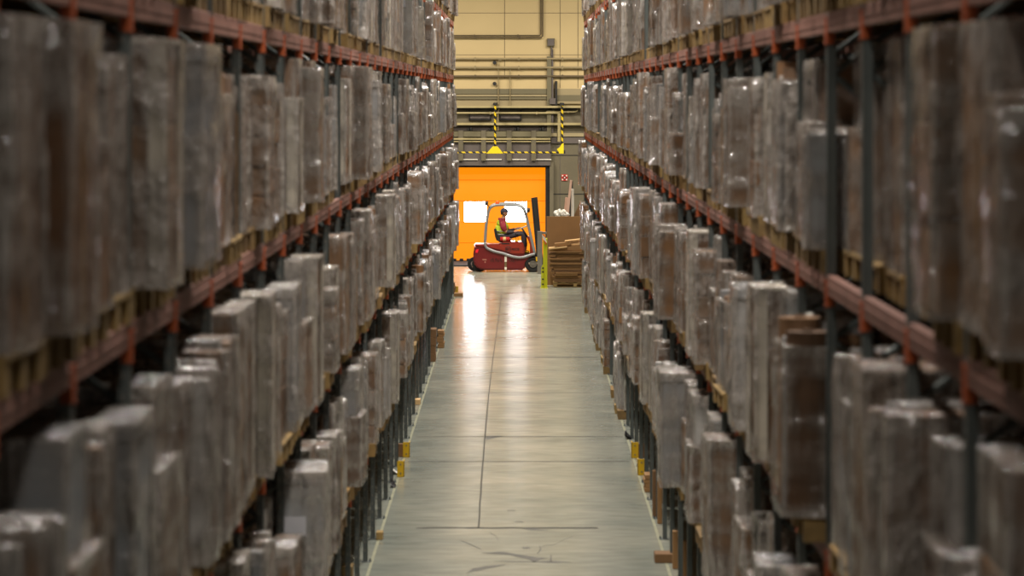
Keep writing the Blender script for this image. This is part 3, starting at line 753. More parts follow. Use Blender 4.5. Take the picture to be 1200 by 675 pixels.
for i in range(11):
    x = FX(575.5+i*2.4) + (0 if i < 6 else FX(596.5)-FX(590)); z = FZ(306.4)
    seg(bm, [(x+r2.uniform(-.01,.05), z+r2.uniform(0,.14)) for _ in range(4)], .012, yn-.006)
part(fk, 'name_lettering', bm, mat('faded_dark_lettering', rgb(72,30,30), .6))
bm = bmesh.new(); box(bm, (FX(565.5),yn-.008,FZ(304)), (FX(570.5),yn,FZ(302.6))); box(bm, (FX(568),yn-.008,FZ(307)), (FX(569.4),yn,FZ(305.2))); part(fk, 'data_plate', bm, mat('worn_plate', rgb(170,110,96), .5))
# wheels
def wheel(x, y, r, w, yc):
    bm = bmesh.new(); c = (FX(x), yc, r); 
    prof = [(r*.55,-w/2),(r*.9,-w/2),(r,-w/2+.03),(r,w/2-.03),(r*.9,w/2),(r*.55,w/2)]
    n = 28; rings = [[bm.verts.new((c[0]+q*math.cos(2*math.pi*i/n), yc+t, r+q*math.sin(2*math.pi*i/n))) for i in range(n)] for q, t in prof]
    for a in range(len(prof)):
        A, B = rings[a], rings[(a+1) % len(prof)]
        for i in range(n): bm.faces.new((A[i], A[(i+1) % n], B[(i+1) % n], B[i]))
    o = part(fk, 'wheel', bm, M['black'])
    bm = bmesh.new(); cyl(bm, (c[0],yc-w/2+.03,r), (c[0],yc+w/2-.03,r), r*.46, n=24); cyl(bm, (c[0],yc-w/2,r), (c[0],yc-w/2+.05,r), r*.2, n=12)
    for k in range(6): 
        a = k*math.pi/3; q = (c[0]+r*.38*math.cos(a), yc-w/2+.01, r+r*.38*math.sin(a)); cyl(bm, q, (q[0],q[1]+.04,q[2]), .014, n=6)
    part(fk, 'hub', bm, M['grey'], parent=o)
wheel(624.6, 0, .245, .2, yn+.1); wheel(624.6, 0, .245, .2, yf-.1)
wheel(562.2, 0, .225, .16, D0-.28); wheel(556.2, 0, .215, .16, D0+.1)
# overhead guard: a tube frame on each side and cross bars
loop = [(568.6,283),(569.4,268),(571.2,254),(573.2,245.6),(577,241.3),(583,239.6),(598,239.4),(608,240.4),(613.6,244.6),(617.4,256),(621.4,274),(626.6,296.6)]
low = [(568.6,283),(569.2,287.4),(572,290.4),(580,293.6),(590,296),(600,299.4),(609,300.6),(616,299.6),(622,297.6),(626.6,296.6)]
for yy, sc2 in ((yn+.0, 1), (yf-.04, 0)):
    bm = bmesh.new(); tube(bm, smoothpath([(FX(x), yy, FZ(y)) for x, y in loop]), .04, 10)
    if sc2: tube(bm, smoothpath([(FX(x), yy-.03, FZ(y)) for x, y in low]), .04, 10)
    part(fk, 'overhead_guard', bm, M['tube'], True)
for x, y in ((577,241.3),(587,239.4),(597,239.4),(608,240.4)):
    bm = bmesh.new(); tube(bm, [(FX(x),yn,FZ(y)),(FX(x),yf-.04,FZ(y))], .02, 8); part(fk, 'guard_bar', bm, M['tube'], True)
# mast: two leaning channels, cross members, chain, carriage, forks
for yy in (D0-.36, D0+.28):
    bm = bmesh.new(); prism(bm, P([(622.4,232.4),(629.8,231.2),(637.2,314),(630,315.4)]), yy, yy+.08, .008)
    prism(bm, P([(624.6,236),(627.8,236),(634.6,313),(631.6,313.6)]), yy-.02, yy+.1, .004); part(fk, 'mast_channel', bm, M['dark'])
for t in (.01, .3, .62, .93):
    x, y = 623+t*8.4, 233+t*79; bm = bmesh.new(); prism(bm, P([(x,y),(x+6,y-.6),(x+6.3,y+4),(x+.4,y+4.4)]), D0-.34, D0+.34, .008); part(fk, 'mast_crossbar', bm, M['dark'])
bm = bmesh.new(); cyl(bm, (FX(626.5),D0,FZ(236)), (FX(633),D0,FZ(310)), .035); part(fk, 'lift_cylinder', bm, M['grey'], True)
bm = bmesh.new(); box(bm, (FX(636.4),D0-.4,FZ(314)), (FX(638.4),D0+.4,FZ(298)), .01); part(fk, 'fork_carriage', bm, M['dark'])
for yy in (D0-.3, D0+.2):
    bm = bmesh.new(); prism(bm, P([(638.4,300),(640,300),(640.6,315.6),(682,316.4),(682,317.4),(638.4,317.4)]), yy, yy+.1, .004); part(fk, 'fork', bm, M['dark'])
# seat
bm = bmesh.new(); prism(bm, P([(578.6,267.5),(581,266.6),(585,279),(598,279),(599,282.8),(583,282.8),(580.6,279)]), D0-.26, D0+.24, .03); part(fk, 'seat', bm, M['dark'])
bm = bmesh.new(); c1 = Vector((FX(611.4), D0, FZ(267))); ax = Vector((-.34,0,.94)).normalized(); e1 = Vector((.94,0,.34)).normalized(); e2 = Vector((0,1,0))
tube(bm, [c1+(e1*math.cos(a)+e2*math.sin(a))*.165 for a in [i*math.pi/12 for i in range(24)]], .014, 8, True)
for a in (0.3,2.4,4.5): tube(bm, [c1, c1+(e1*math.cos(a)+e2*math.sin(a))*.165], .01, 6)
st = part(fk, 'steering_wheel', bm, M['refl'], True)
bm = bmesh.new(); tube(bm, [c1, (FX(619.6),D0,FZ(280))], .028, 8); part(fk, 'steering_column', bm, M['dark'], True, st)
bm = bmesh.new(); cyl(bm, (FX(583),D0-.45,FZ(238.8)), (FX(583),D0-.45,FZ(234.6)), .062, .05); bc2 = part(fk, 'beacon', bm, emit_mat('amber_lens', rgb(230,84,20), .5), True)
bm = bmesh.new(); box(bm, (FX(580.6),D0-.5,FZ(239.6)), (FX(585.4),D0-.4,FZ(238.6)), .006); part(fk, 'beacon_base', bm, M['dark'], parent=bc2)
for (x, y, x2, y2, nm) in ((570.2,237.4,573.4,243.4,'rear'), (619,245.2,616.4,250.5,'front')):
    bm = bmesh.new(); tube(bm, [(FX(x2),yn,FZ(y2)),(FX((x+x2)/2+1),yn-.05,FZ((y+y2)/2)),(FX(x),yn-.06,FZ(y))], .012, 6); ar = part(fk, 'lamp_arm', bm, M['dark'], True)
    bm = bmesh.new(); cyl(bm, (FX(x)-.045,yn-.06,FZ(y)), (FX(x)+.05,yn-.06,FZ(y+.4)), .05 if nm == 'rear' else .07, .075 if nm == 'rear' else .06); part(fk, 'work_lamp', bm, M['dark'], True, ar)
bm = bmesh.new(); cyl(bm, (FX(586.2),yn+.14,FZ(279.4)), (FX(597.4),yn+.14,FZ(279.4)), .062); fe = part(fk, 'fire_extinguisher', bm, M['signred'], True, label='small red fire extinguisher lying beside the seat')
bm = bmesh.new(); cyl(bm, (FX(589.6),yn+.14,FZ(279.4)), (FX(593),yn+.14,FZ(279.4)), .0635); part(fk, 'extinguisher_label', bm, M['cardlight'], True, fe)
bm = bmesh.new(); cyl(bm, (FX(597.4),yn+.14,FZ(279.4)), (FX(599),yn+.14,FZ(279.6)), .03,.02); tube(bm, [(FX(598.6),yn+.14,FZ(279)),(FX(601.4),yn+.1,FZ(280)),(FX(601.8),yn+.1,FZ(282))], .01, 6); part(fk, 'extinguisher_valve', bm, M['grey'], True, fe)
bm = bmesh.new(); cyl(bm, (FX(605.2),yn+.2,FZ(283)), (FX(605.2),yn+.2,FZ(280.6)), .045,.03); part(fk, 'yellow_knob', bm, M['yellow'], True)
for k, (x, y) in enumerate(((603,274),(605.4,274.6))):
    bm = bmesh.new(); tube(bm, [(FX(x+2),yn+.3,FZ(283)),(FX(x+1.4),yn+.3,FZ(y))], .008, 6); cyl(bm, (FX(x+1.4),yn+.3,FZ(y)), (FX(x+1.3),yn+.3,FZ(y-1)), .02); part(fk, 'control_lever', bm, M['dark'])
bm = bmesh.new(); prism(bm, P([(627.6,300),(629.4,300),(629.6,305),(628.2,305.4)]), yn-.01, yn+.04, .004); part(fk, 'reflector', bm, M['yellow'], label='small amber front reflector')

# ------------------------------------------------------------------ driver
def skin_mesh(name, joints, edges, m, root=0, sub=2):
    """joints: (x,y,z,rx[,ry]) ; grows one continuous surface over the skeleton and bakes it"""
    me = bpy.data.meshes.new(name); me.from_pydata([j[:3] for j in joints], edges, [])
    o = bpy.data.objects.new(name, me); C.objects.link(o)
    md = o.modifiers.new('s', 'SKIN'); md.use_smooth_shade = True
    for i, j in enumerate(joints):
        sv = me.skin_vertices[0].data[i]; sv.radius = (j[3], j[4] if len(j) > 4 else j[3]); sv.use_root = i == root
    s2 = o.modifiers.new('d', 'SUBSURF'); s2.levels = sub; s2.render_levels = sub
    dg = bpy.context.evaluated_depsgraph_get(); ev = o.evaluated_get(dg); nm = bpy.data.meshes.new_from_object(ev)
    bpy.data.objects.remove(o); bm = bmesh.new(); bm.from_mesh(nm); return bm
pr = thing('person', 'seated forklift driver in navy cap and yellow vest holding the steering wheel', 'person', (FX(587), D0-.0, FZ(281)))
def J(x, y, off, r, r2=None): return (FX(x), D0+off, FZ(y), r, r2 or r)
jt = [J(587.5,278,0,.13,.15), J(587.2,271,0,.12,.15), J(588.2,264,0,.13,.17), J(589,259.6,0,.10,.13), J(590,256,0,.066), J(590.6,252.6,0,.07)]
ed = [(0,1),(1,2),(2,3),(3,4),(4,5)]
def arm(side, sh, el, wr_, hand):
    b = len(jt); jt.extend([J(*sh,side*.19,.062), J(*el,side*.235,.05), J(*wr_,side*.17,.031), J(*hand,side*.16,.036,.022)])
    ed.extend([(3,b),(b,b+1),(b+1,b+2),(b+2,b+3)]); h = jt[b+3]; w = jt[b+2]
    d = Vector((h[0]-w[0], 0, h[2]-w[2])).normalized()
    for q, L_ in ((-.03,.075),(-.01,.085),(.01,.08),(.03,.065)):       # four fingers curled down round the rim
        i = len(jt); base = Vector(h[:3])+Vector((0,q,0))+d*.03
        k1 = base+d*L_*.5; k2 = k1+d*L_*.15+Vector((0,0,-.035)); jt.extend([(*base,.011),(*k1,.0095),(*k2,.008)]); ed.extend([(b+3,i),(i,i+1),(i+1,i+2)])
    i = len(jt); t0 = Vector(h[:3])+Vector((0,-side*.03,.0)); jt.extend([(*(t0+d*.0),.012),(*(t0+d*.035+Vector((0,-side*.015,-.012))),.01)]); ed.extend([(b+3,i),(i,i+1)])
    return b
aN = arm(-1, (588,260.8), (592.6,271.6), (602.6,271.4), (605.2,271))
aF = arm(1, (588.6,260.8), (595.6,271), (604,268.6), (607.2,267.4))
for side, kx in ((-1, 0), (1, 1.2)):
    b = len(jt); jt.extend([J(589.4,277.6,side*.11,.095), J(600,275.6,side*.13,.085), J(612.4+kx,273.4,side*.14,.064), J(613.6+kx,281,side*.14,.062), J(614.8+kx,290.6,side*.14,.042), J(615,295,side*.14,.045), J(619.6,296,side*.15,.036)])
    ed.extend([(0,b)]+[(b+i,b+i+1) for i in range(6)])
body = part(pr, 'body', skin_mesh('body', jt, ed, M['skin']), M['skin'], True)
# head: skull, jaw, nose, ears merged into one surface object, child of body
def headbm():
    bm = bmesh.new(); c = Vector((FX(591), D0, FZ(249.4)))
    bmesh.ops.create_uvsphere(bm, u_segments=24, v_segments=18, radius=1, matrix=Matrix.Identity(4))
    for v in bm.verts:
        x, y, z = v.co; X = x*.108; Yy = y*.082; Zz = z*.13
        if z < 0: Yy *= 1-.28*(-z); X = X*(1-.22*(-z)) + .016*(-z)
        if x > .6: 
            X -= .008*(x-.6)
            if abs(y) < .28: X += .024*math.exp(-((z+.12)/.14)**2)*(1-abs(y)/.3)                       # nose
            if abs(y) < .4: X += .006*math.exp(-((z+.5)/.1)**2); X -= .006*math.exp(-((z+.36)/.06)**2)   # lips
            if .18 < abs(y) < .55: X -= .010*math.exp(-((z-.06)/.1)**2)                                 # eye sockets
        v.co = c+Vector((X,Yy,Zz))
    for sd in (-1,1):
        m = Matrix.Translation(c+Vector((-.012,sd*.081,-.008))) @ Matrix.Diagonal((.02,.009,.032,1))
        bmesh.ops.create_uvsphere(bm, u_segments=10, v_segments=8, radius=1, matrix=m)
    return bm
hd = part(pr, 'head', headbm(), M['skin'], True, body)
bm = bmesh.new()
for sd in (-1,1):
    bmesh.ops.create_uvsphere(bm, u_segments=8, v_segments=6, radius=.009, matrix=Matrix.Translation((FX(591)+.092, D0+sd*.028, FZ(249.4)+.008)))
part(pr, 'eyes', bm, M['dark'], True, body)
def cap():
    bm = bmesh.new(); c = Vector((FX(591), D0, FZ(249.4)+.03))
    bmesh.ops.create_uvsphere(bm, u_segments=24, v_segments=16, radius=1)
    bmesh.ops.delete(bm, geom=[v for v in bm.verts if v.co.z < -.12], context='VERTS')
    for v in bm.verts: v.co = c+Vector((v.co.x*.12, v.co.y*.095, v.co.z*.115))
    prism(bm, [(c.x+.06,c.z+.028),(c.x+.12,c.z+.022),(c.x+.175,c.z+.0),(c.x+.172,c.z-.008),(c.x+.11,c.z+.008),(c.x+.06,c.z+.01)], D0-.07, D0+.07, .004)
    return bm
part(pr, 'cap', cap(), M['cap'], True)
bm = bmesh.new(); c = Vector((FX(591), D0, FZ(249.4)))
bmesh.ops.create_uvsphere(bm, u_segments=20, v_segments=14, radius=1)
bmesh.ops.delete(bm, geom=[v for v in bm.verts if v.co.z > .4 or v.co.z < -.55 or v.co.x > .1], context='VERTS')
for v in bm.verts: v.co = c+Vector((v.co.x*.114, v.co.y*.087, v.co.z*.128))
part(pr, 'hair', bm, mat('dark_brown_hair', rgb(46,34,28), .8), True)
q = [(a[0],a[1],a[2],a[3]*1.3+.02,a[4]*1.2+.02) for a in jt[:3]]+[J(588.8,259.8,0,.135,.16), J(588.2,260.2,-.17,.1), J(588.2,260.2,.17,.1), J(589.6,257,0,.075,.08)]
vest = part(pr, 'vest', skin_mesh('vest', q, [(0,1),(1,2),(2,3),(3,4),(3,5),(3,6)], None), M['vest'], True)
bm = bmesh.new()
for yy, rr, rx in ((270.8,.2,.165), (274.6,.205,.17)):
    cx = FX(587.3); tube(bm, [(cx+rx*math.cos(a), D0+rr*math.sin(a), FZ(yy)) for a in [i*math.pi/14 for i in range(28)]], .014, 6, True)
part(pr, 'reflective_band', bm, M['refl'], True, vest)
for side, b in ((-1,aN),(1,aF)):
    u = [list(jt[b]), list(jt[b+1])]; u[0][3] = u[0][4] = .112; u[1][3] = u[1][4] = .08
    mid = [(u[0][i]+u[1][i])/2 for i in range(3)]+[.09,.09]
    part(pr, 'sleeve', skin_mesh('sleeve', [J(588.3,259.9,side*.13,.06), (u[0][0],u[0][1]+side*.01,u[0][2]-.02,.115,.115), tuple(mid), tuple(u[1])], [(0,1),(1,2),(2,3)], None, root=1), M['sleeve'], True)
    lo = [jt[b+1][:3]+(.058,.058), tuple((jt[b+1][i]+jt[b+2][i])/2 for i in range(3))+(.05,.05), jt[b+2][:3]+(.04,.04)]
    part(pr, 'forearm_sleeve', skin_mesh('forearm', lo, [(0,1),(1,2)], None), M['trouser'], True)
tq = [J(587.6,279,0,.15,.17)]; te = []
for side, kx in ((-1, 0), (1, 1.2)):
    b = len(tq); tq += [J(589.4,277.6,side*.11,.108), J(600,275.6,side*.13,.098), J(612.4+kx,273.4,side*.14,.077), J(613.6+kx,281,side*.14,.074), J(614.8+kx,290.4,side*.14,.06)]
    te += [(0,b)]+[(b+i,b+i+1) for i in range(4)]
part(pr, 'trousers', skin_mesh('trousers', tq, te, None), M['trouser'], True)
for side in (-1,1):
    bm = skin_mesh('shoe', [J(614.6,294.4,side*.14,.05), J(616.4,294.9,side*.145,.048,.042), J(620.6,295.3,side*.15,.045,.034)], [(0,1),(1,2)], None)
    part(pr, 'shoe', bm, M['yellow'] if side < 0 else M['dark'], True, label='yellow work shoe' if side < 0 else None)

# ------------------------------------------------------------------ things by the rack end
G = lambda y: CH*F/(y-VY)
def ppal(name, x0, x1, y0, y1, label, group=None):
    t = thing(name, label, 'pallet', ((x0+x1)/2,(y0+y1)/2,0), 0, group); w = x1-x0; d = y1-y0
    for xx in (x0+.05, (x0+x1)/2, x1-.05):
        for yy in (y0+.07, (y0+y1)/2, y1-.07):
            bm = bmesh.new(); box(bm, (xx-.05,yy-.07,.022), (xx+.05,yy+.07,.1), .003); part(t, 'block', bm, M['wood'])
    for yy in (y0+.07,(y0+y1)/2,y1-.07):
        bm = bmesh.new(); box(bm, (x0,yy-.05,0), (x1,yy+.05,.022)); box(bm, (x0,yy-.05,.1), (x1,yy+.05,.122)); part(t, 'board', bm, M['wood'])
    for i in range(6):
        xx = x0+.05+(w-.1)*i/5; bm = bmesh.new(); box(bm, (xx-.06,y0,.122), (xx+.06,y1,.144)); part(t, 'board', bm, M['wood'])
    return t
YS = 94.4; SX = lambda x: wx(x, YS); SZ = lambda y: wz(y, YS)
ppal('wooden_pallet', SX(648.6), SX(648.6)+1.2, YS, YS+.8, 'bare wooden pallet under the flattened cartons at right rack end')
rr = random.Random(5)
stack = [ # x0, x1, ytop, ybottom, tilt, material : flattened cartons, pixel rows from the photograph
 (648,686,327,331,0,'card2','bottommost'), (647.6,686,323,326.8,0,'card','second from the bottom'), (650,672,313,323,.0,'card','with a tall plain folded face'), (646,686,319,322.6,.0,'card2','just behind the tall folded face'),
 (645,686,309,312.6,.3,'card2','dark, third shelf of the pile'), (643.6,686,305.6,308.8,-.3,'card','jutting left at mid height'),
 (644.4,686,302.4,305.4,.2,'card2','thin and dark above mid height'), (652,686,298.2,302.2,-1.2,'card','slightly tilted near the top'), (642.6,672,295,301,.6,'card','small, at the upper left of the pile')]
zt = .146
lay = [(648,686,.10,'card2'),(647,686,.08,'card'),(650,676,.10,'card'),(646,686,.06,'card2'),(648,684,.07,'card'),(644,686,.07,'card2'),(643.4,686,.06,'card'),(645,686,.07,'card2'),(644,676,.06,'card'),(651,686,.07,'card'),(643,672,.06,'card2'),(650,686,.06,'card')]
wd = ['bottommost of the pile','second from the bottom','third from the bottom, short','fourth from the bottom','fifth from the bottom','sixth from the bottom','seventh from the bottom, jutting left','sixth from the top','fifth from the top','fourth from the top','third from the top, at left','just below the pale edged cartons']
for i, (x0, x1, h, m_) in enumerate(lay):
    bm = bmesh.new(); X0, X1 = SX(x0), SX(x1)+rr.uniform(.02,.2)
    yo = rr.uniform(-.06,.04); g = 3 if i % 2 else 2
    for k in range(g): box(bm, (X0+rr.uniform(0,.04),YS+.02+yo+rr.uniform(-.01,.01),zt+h*k/g+.002), (X1,YS+.72+yo,zt+h*(k+1)/g-.003), .004)
    tl = rr.uniform(-.006,.006)
    solo('flattened_carton', bm, M[m_], 'flattened brown carton on the pallet by right rack, %s' % wd[i], 'flattened carton', 'flattened cartons piled on the pallet'); zt += h
top = zt
tilt = [((643,290.6),(664.5,288.2),.045,'cardlight','left tilted pale edge'), ((650,285.6),(669,283.8),.08,'card','middle tilted brown one with torn label'), ((668,286.4),(683.2,284.2),.05,'cardlight','right pale edge, facing the camera'),
        ((662,282.4),(681,280.2),.035,'cardlight','uppermost thin pale one')]
for i, (a, b, h, m_, w_) in enumerate(tilt):
    bm = bmesh.new(); xa, za = SX(a[0]), SZ(a[1]); xb, zb = SX(b[0]), SZ(b[1])
    prism(bm, [(xa,za-h),(xb,zb-h),(xb,zb),(xa,za)], YS-.04+i*.05, YS+.5, .004)
    solo('folded_carton', bm, M[m_], 'folded carton on top of the pile, %s' % w_, 'folded carton', 'tilted cartons on top of the pile')
bm = bmesh.new(); prism(bm, [(SX(645),top),(SX(684),top),(SX(684),SZ(287.5)),(SX(662),SZ(287)),(SX(645),SZ(292))], YS+.03, YS+.6, .01)
solo('loose_cartons', bm, M['card'], 'thick folded carton bundle just under the tilted pale cartons', 'carton bundle')
YC = 95.5
bm = bmesh.new(); box(bm, (wx(640.6,YC),YC,.0), (wx(680.4,YC),YC+.03,wz(253.6,YC)), .004); box(bm, (wx(641.4,YC),YC+.031,.0), (wx(681,YC),YC+.06,wz(254.2,YC)), .004)
solo('cardboard_sheet', bm, M['card'], 'large plain cardboard sheet standing behind the carton pile', 'cardboard sheet')
YL = 97.0; LX = lambda x: wx(x, YL); LZ = lambda y: wz(y, YL)
for i, (x0, y0, x1, y1, w, m_, lb) in enumerate([(656,300,669.4,211.6,.05,'plank','longest pinkish plank leaning behind the cardboard sheet'), (655,300,664.4,232,.07,'plank','shorter pinkish plank leaning left of the longest plank'),
        (670.6,300,671.2,222,.06,'white','white edged plank standing almost upright behind the sheet'), (668,300,670.6,213,.045,'dark','dark board leaning between the pinkish and white planks'), (662,300,667.6,234,.06,'header','grey board leaning behind the pinkish planks')]):
    bm = bmesh.new(); y2 = YL+.15*i; prism(bm, [(LX(x0)-w,wz(y0,YL) if wz(y0,YL) < .5 else .0),(LX(x0)+w,.0),(LX(x1)+w*.6,LZ(y1)),(LX(x1)-w*.6,LZ(y1)+.02)], y2, y2+.1, .006)
    solo('leaning_plank', bm, M[m_], lb, 'plank', 'planks leaning behind the cardboard sheet')
for i, (x, y, r_, lb) in enumerate([(654,251,.11,'crumpled white film bundle at left foot of the planks'), (661.5,250,.12,'crumpled white film bundle at the base of the longest plank')]):
    bm = bmesh.new(); bmesh.ops.create_icosphere(bm, subdivisions=3, radius=r_*.7, matrix=Matrix.Translation((LX(x),96.3,wz(y,96.3))))
    for v in bm.verts:
        n_ = mnoise.noise(v.co*14); v.co += (v.co-Vector((LX(x),96.3,wz(y,96.3))))*n_*1.5
    bx0 = LX(x); prism(bm, [(bx0-.07,0),(bx0+.07,0),(bx0+.05,wz(y,96.3)),(bx0-.05,wz(y,96.3))], 96.25, 96.35, .01)
    solo('film_bundle', bm, M['white'], lb, 'film bundle', 'film bundles behind the sheet')
bm = bmesh.new(); prism(bm, [(LX(673),0),(LX(690),0),(LX(690),LZ(240)),(LX(679.5),LZ(240)),(LX(673),LZ(254))], YL+.8, YL+.85, .005)
solo('dark_board', bm, M['card2'], 'dark brown board leaning beside right rack end behind the planks', 'board')
# lime post guard and grey frame
yp = G(337.4); t = thing('guard_post', 'lime yellow guard post with striped head beside the carton pile', 'guard post', (wx(638.4,yp), yp, 0))
bm = bmesh.new(); box(bm, (wx(636.4,yp),yp-.05,0), (wx(641.4,yp),yp+.07,wz(279,yp)), .01); part(t, 'post', bm, M['lime'])
bm = bmesh.new(); prism(bm, [(wx(635,yp),wz(275.4,yp)),(wx(638,yp),wz(274.2,yp)),(wx(641,yp),wz(284.6,yp)),(wx(639,yp),wz(287.6,yp))], yp-.09, yp-.03, .01); part(t, 'striped_head', bm, M['hazardred'])
bm = bmesh.new(); prism(bm, [(wx(634,yp),0),(wx(637,yp),0),(wx(637.4,yp),wz(311,yp)),(wx(635.8,yp),wz(309.6,yp)),(wx(634.2,yp),wz(314,yp))], yp-.12, yp-.03, .01); fg = part(t, 'foot_guard', bm, M['lime'])
bm = bmesh.new()
for yy in (313,317.5,326,332): box(bm, (wx(635.2,yp),yp-.13,wz(yy+1.8,yp)), (wx(637.2,yp),yp-.115,wz(yy,yp)), .004)
part(t, 'black_patch', bm, M['dark'], parent=fg)
bm = bmesh.new(); box(bm, (wx(633,yp),yp-.2,0), (wx(642,yp),yp+.12,.012), .003); part(t, 'base_plate', bm, M['lime'])
yg = G(321); t = thing('steel_frame', 'grey right-angled steel frame standing between forklift and lime post', 'steel frame', (wx(632.6,yg), yg, 0))
bm = bmesh.new(); box(bm, (wx(629.6,yg),yg-.08,0), (wx(635.6,yg),yg+.08,wz(271,yg)), .01); part(t, 'post', bm, M['grey'])
bm = bmesh.new(); box(bm, (wx(635.6,yg),yg-.06,wz(274.4,yg)), (wx(650,yg),yg+.06,wz(271.6,yg)), .008); part(t, 'top_rail', bm, M['grey'])
bm = bmesh.new(); box(bm, (wx(647,yg),yg-.06,0), (wx(650,yg),yg+.06,wz(274.4,yg)), .008); part(t, 'post', bm, M['grey'])

# ------------------------------------------------------------------ rack foot guards and litter along the feet
def guard(x0, x1, yt, yb, label, brown=None, side=-1):
    D = G(yb); t = thing('rack_foot_guard', label, 'rack guard', (wx((x0+x1)/2,D), D, 0), 0, 'yellow rack foot guards')
    a, b, h = wx(x0,D), wx(x1,D), wz(yt,D)
    bm = bmesh.new(); box(bm, (a,D,0), (b,D+.012,h), .003)
    if side < 0: box(bm, (b-.012,D,0), (b,D+.2,h), .003)
    else: box(bm, (a,D,0), (a+.012,D+.2,h), .003)
    part(t, 'angle_plate', bm, M['yellow'])
    bm = bmesh.new(); box(bm, (a,D+.01,0), (b,D+.22,.01)); part(t, 'foot', bm, M['yellow'])
    bm = bmesh.new(); 
    for z in (.05, h-.05): cyl(bm, ((a+b)/2,D-.006,z), ((a+b)/2,D+.004,z), .012, n=8)
    part(t, 'bolt', bm, M['grey'])
guard(472.2, 480, 518.2, 536, 'yellow foot guard at left rack, farther of its pair', side=-1); guard(465.4, 473.6, 540, 559, 'yellow foot guard at left rack, nearer of its pair', side=-1)
guard(740, 748.2, 518.2, 537, 'yellow foot guard at right rack, farther of its pair', side=1); guard(747.4, 756.4, 538, 557, 'yellow foot guard at right rack, nearer of its pair', side=1)
guard(681.6, 685.6, 336, 344.5, 'small yellow guard at the far end of right rack', side=1); guard(532.4, 536.8, 335.4, 342.6, 'small yellow guard at the far end of left rack', side=-1)
def fbox(name, x0, x1, yt, yb, m_, label, cat, dep=.25, bev=.006, layers=1):
    D = G(yb); a, b, h = wx(x0,D), wx(x1,D), wz(yt,D); bm = bmesh.new()
    for l in range(layers):
        j = 0 if layers == 1 else rr.uniform(-.012,.012); box(bm, (a+j,D+abs(j),h*l/layers+.001), (b+j,D+dep,h*(l+1)/layers-.002), bev)
    return solo(name, bm, M[m_], label, cat)
fbox('wood_block', 464.2, 472, 520, 535.6, 'card2', 'brown wood block behind the farther yellow guard at left rack', 'wood block', .1)
fbox('wood_block', 748.4, 755.6, 520, 536.6, 'card2', 'brown wood block behind the farther yellow guard at right rack', 'wood block', .1)
fbox('wood_offcut', 440.6, 448.6, 623.6, 633, 'wood', 'pale square wood offcut at a left rack foot', 'wood offcut', .2)
fbox('carton_pile', 512.6, 520, 387.5, 408, 'card', 'small brown layered carton pile jutting from the left rack foot', 'carton pile', .5, .003, 6)
fbox('carton_pile', 503, 510.6, 386, 424, 'card2', 'tall narrow brown carton pile at the left rack foot', 'carton pile', .6, .004, 4)
fbox('flat_board', 532, 542.6, 344, 347.6, 'card', 'thin flat brown board stack on floor at left rack end', 'board stack', .6, .003, 2)
fbox('carton_pile', 527.4, 533.4, 331.6, 345, 'card2', 'brown carton pile behind the flat boards at left rack end', 'carton pile', .5, .004, 3)
fbox('wood_block', 484, 492.4, 468, 474.6, 'cardlight', 'small pale wood block on the floor at left rack foot', 'wood block', .3)
fbox('carton_pile', 755.4, 764.4, 556.6, 577, 'card', 'small brown layered carton pile at the right rack foot', 'carton pile', .4, .004, 4)
fbox('upright_board', 764.8, 769.6, 551.4, 606, 'card2', 'narrow brown upright board at right rack behind tipped board', 'board', .1)
fbox('upright_board', 770.6, 776, 555, 614, 'card', 'wider brown upright board at right rack behind tipped board', 'board', .12)
fbox('upright_board', 788.4, 795.4, 622.4, 667, 'card', 'brown upright board nearest floor plank at right rack', 'board', .12)
fbox('upright_board', 800, 807, 634, 679, 'card', 'brown upright board closest to the camera at right rack foot', 'board', .12)
fbox('floor_plank', 767.4, 789, 649, 660, 'card2', 'brown plank jutting into the aisle from the right rack foot', 'plank', .3)
D = G(590); bm = bmesh.new(); prism(bm, [(wx(769,D),wz(572,D)),(wx(783,D),wz(564.6,D)),(wx(784,D),wz(567.6,D)),(wx(770.4,D),wz(576,D))], D, D+.3, .004)
prism(bm, [(wx(775,D),0),(wx(780,D),0),(wx(780,D),wz(568,D)),(wx(775,D),wz(570,D))], D+.05, D+.2, .004)
solo('tipped_board', bm, M['cardlight'], 'pale board tipped on brown support at the right rack foot', 'board')
def paper(x0, x1, yt, yb, m_, label, name, seed):
    D = G(yb); a, b, h = wx(x0,D), wx(x1,D), wz(yt,D); bm = bmesh.new(); n = 6
    g = [[bm.verts.new((a+(b-a)*i/n, D+.3*j/n, .004+h*max(0, 1-i/n)*(.6+.4*math.sin(j*1.7+seed))*(.8+.4*mnoise.noise((i*.7,j*.7,seed))))) for j in range(n+1)] for i in range(n+1)]
    for i in range(n):
        for j in range(n): bm.faces.new((g[i][j],g[i+1][j],g[i+1][j+1],g[i][j+1]))
    o = solo(name, bm, M[m_], label, 'scrap'); md = o.modifiers.new('t', 'SOLIDIFY'); md.thickness = .003
paper(457.6, 467.6, 547, 556.6, 'white', 'crumpled white paper scrap beside the nearer left yellow guard', 'paper_scrap', 2.)
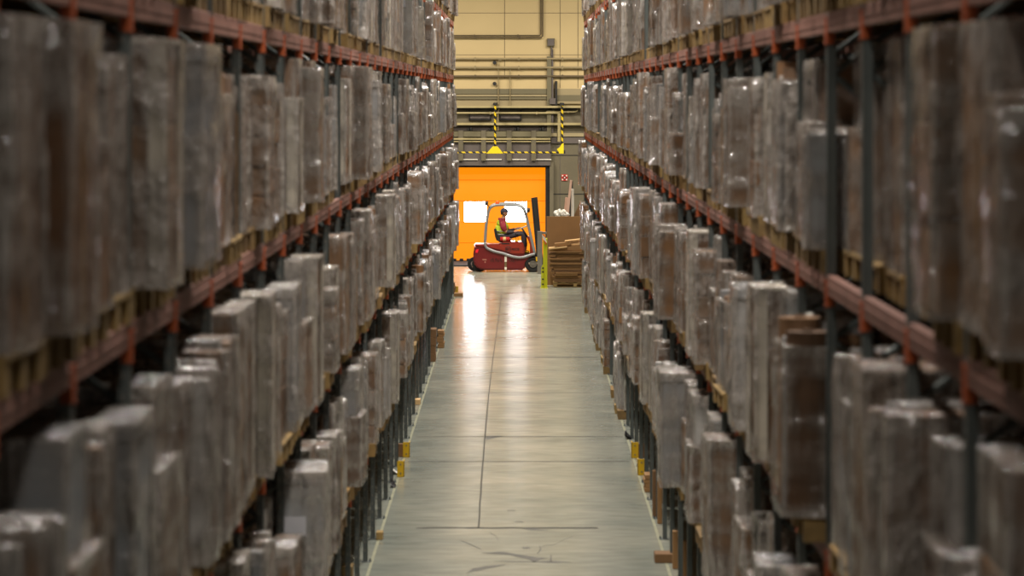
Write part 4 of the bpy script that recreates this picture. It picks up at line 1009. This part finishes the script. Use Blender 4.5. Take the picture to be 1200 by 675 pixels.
paper(458, 463.6, 558, 572, 'dark', 'black crumpled film scrap below the white paper at left', 'film_scrap', 5.)
paper(732.6, 741, 503, 515, 'dark', 'black crumpled film scrap at right rack above yellow guards', 'film_scrap', 3.)
fbox('carton_pile', 400, 413, 664, 684, 'wood', 'pale wooden block cut by the frame edge at left rack foot', 'wood block', .3)

# ------------------------------------------------------------------ light
def area(loc, sx, sy, power, col=(1,.86,.66), rot=(0,0,0), spread=2.35):
    l = bpy.data.lights.new('ceiling_lamp', 'AREA'); l.shape = 'RECTANGLE'; l.size = sx; l.size_y = sy; l.energy = power; l.color = col; l.spread = spread
    o = bpy.data.objects.new('ceiling_lamp', l); C.objects.link(o); o.location = loc; o.rotation_euler = rot
for i in range(12):
    y = 6+i*7.6; area((0,y,10.9), .5, 1.4, (480 if y > 30 else 380 if y > 20 else 150), (1,.93,.84))
for x in (-7.5, -3.6, 3.6, 7.5):
    for y in (95, 101): area((x,y,10.8), 1.2, 1.2, 330, (1,.9,.74), (math.radians(22),0,0))
w = bpy.data.worlds.new('world'); sc.world = w; w.use_nodes = True
bg = w.node_tree.nodes['Background']; bg.inputs[0].default_value = (1,.85,.7,1); bg.inputs[1].default_value = .12

# ------------------------------------------------------------------ camera
cd = bpy.data.cameras.new('camera'); cam = bpy.data.objects.new('camera', cd); C.objects.link(cam)
cam.location = (0,0,CH); cam.rotation_euler = (math.pi/2,0,0)
cd.sensor_width = 36; cd.lens = F/1200*36; cd.shift_x = (600-VX)/1200; cd.shift_y = -(337.5-VY)/1200
cd.clip_end = 400; cd.dof.use_dof = True; cd.dof.focus_distance = 100; cd.dof.aperture_fstop = 2.9; cd.dof.aperture_blades = 9
sc.camera = cam
vs = sc.view_settings; vs.view_transform = 'Standard'; vs.look = 'None'; vs.exposure = 0; vs.gamma = 1; vs.use_curve_mapping = False
sc.cycles.transparent_max_bounces = 16; sc.cycles.max_bounces = 8; sc.cycles.caustics_reflective = False; sc.cycles.caustics_refractive = False; sc.cycles.sample_clamp_indirect = 6
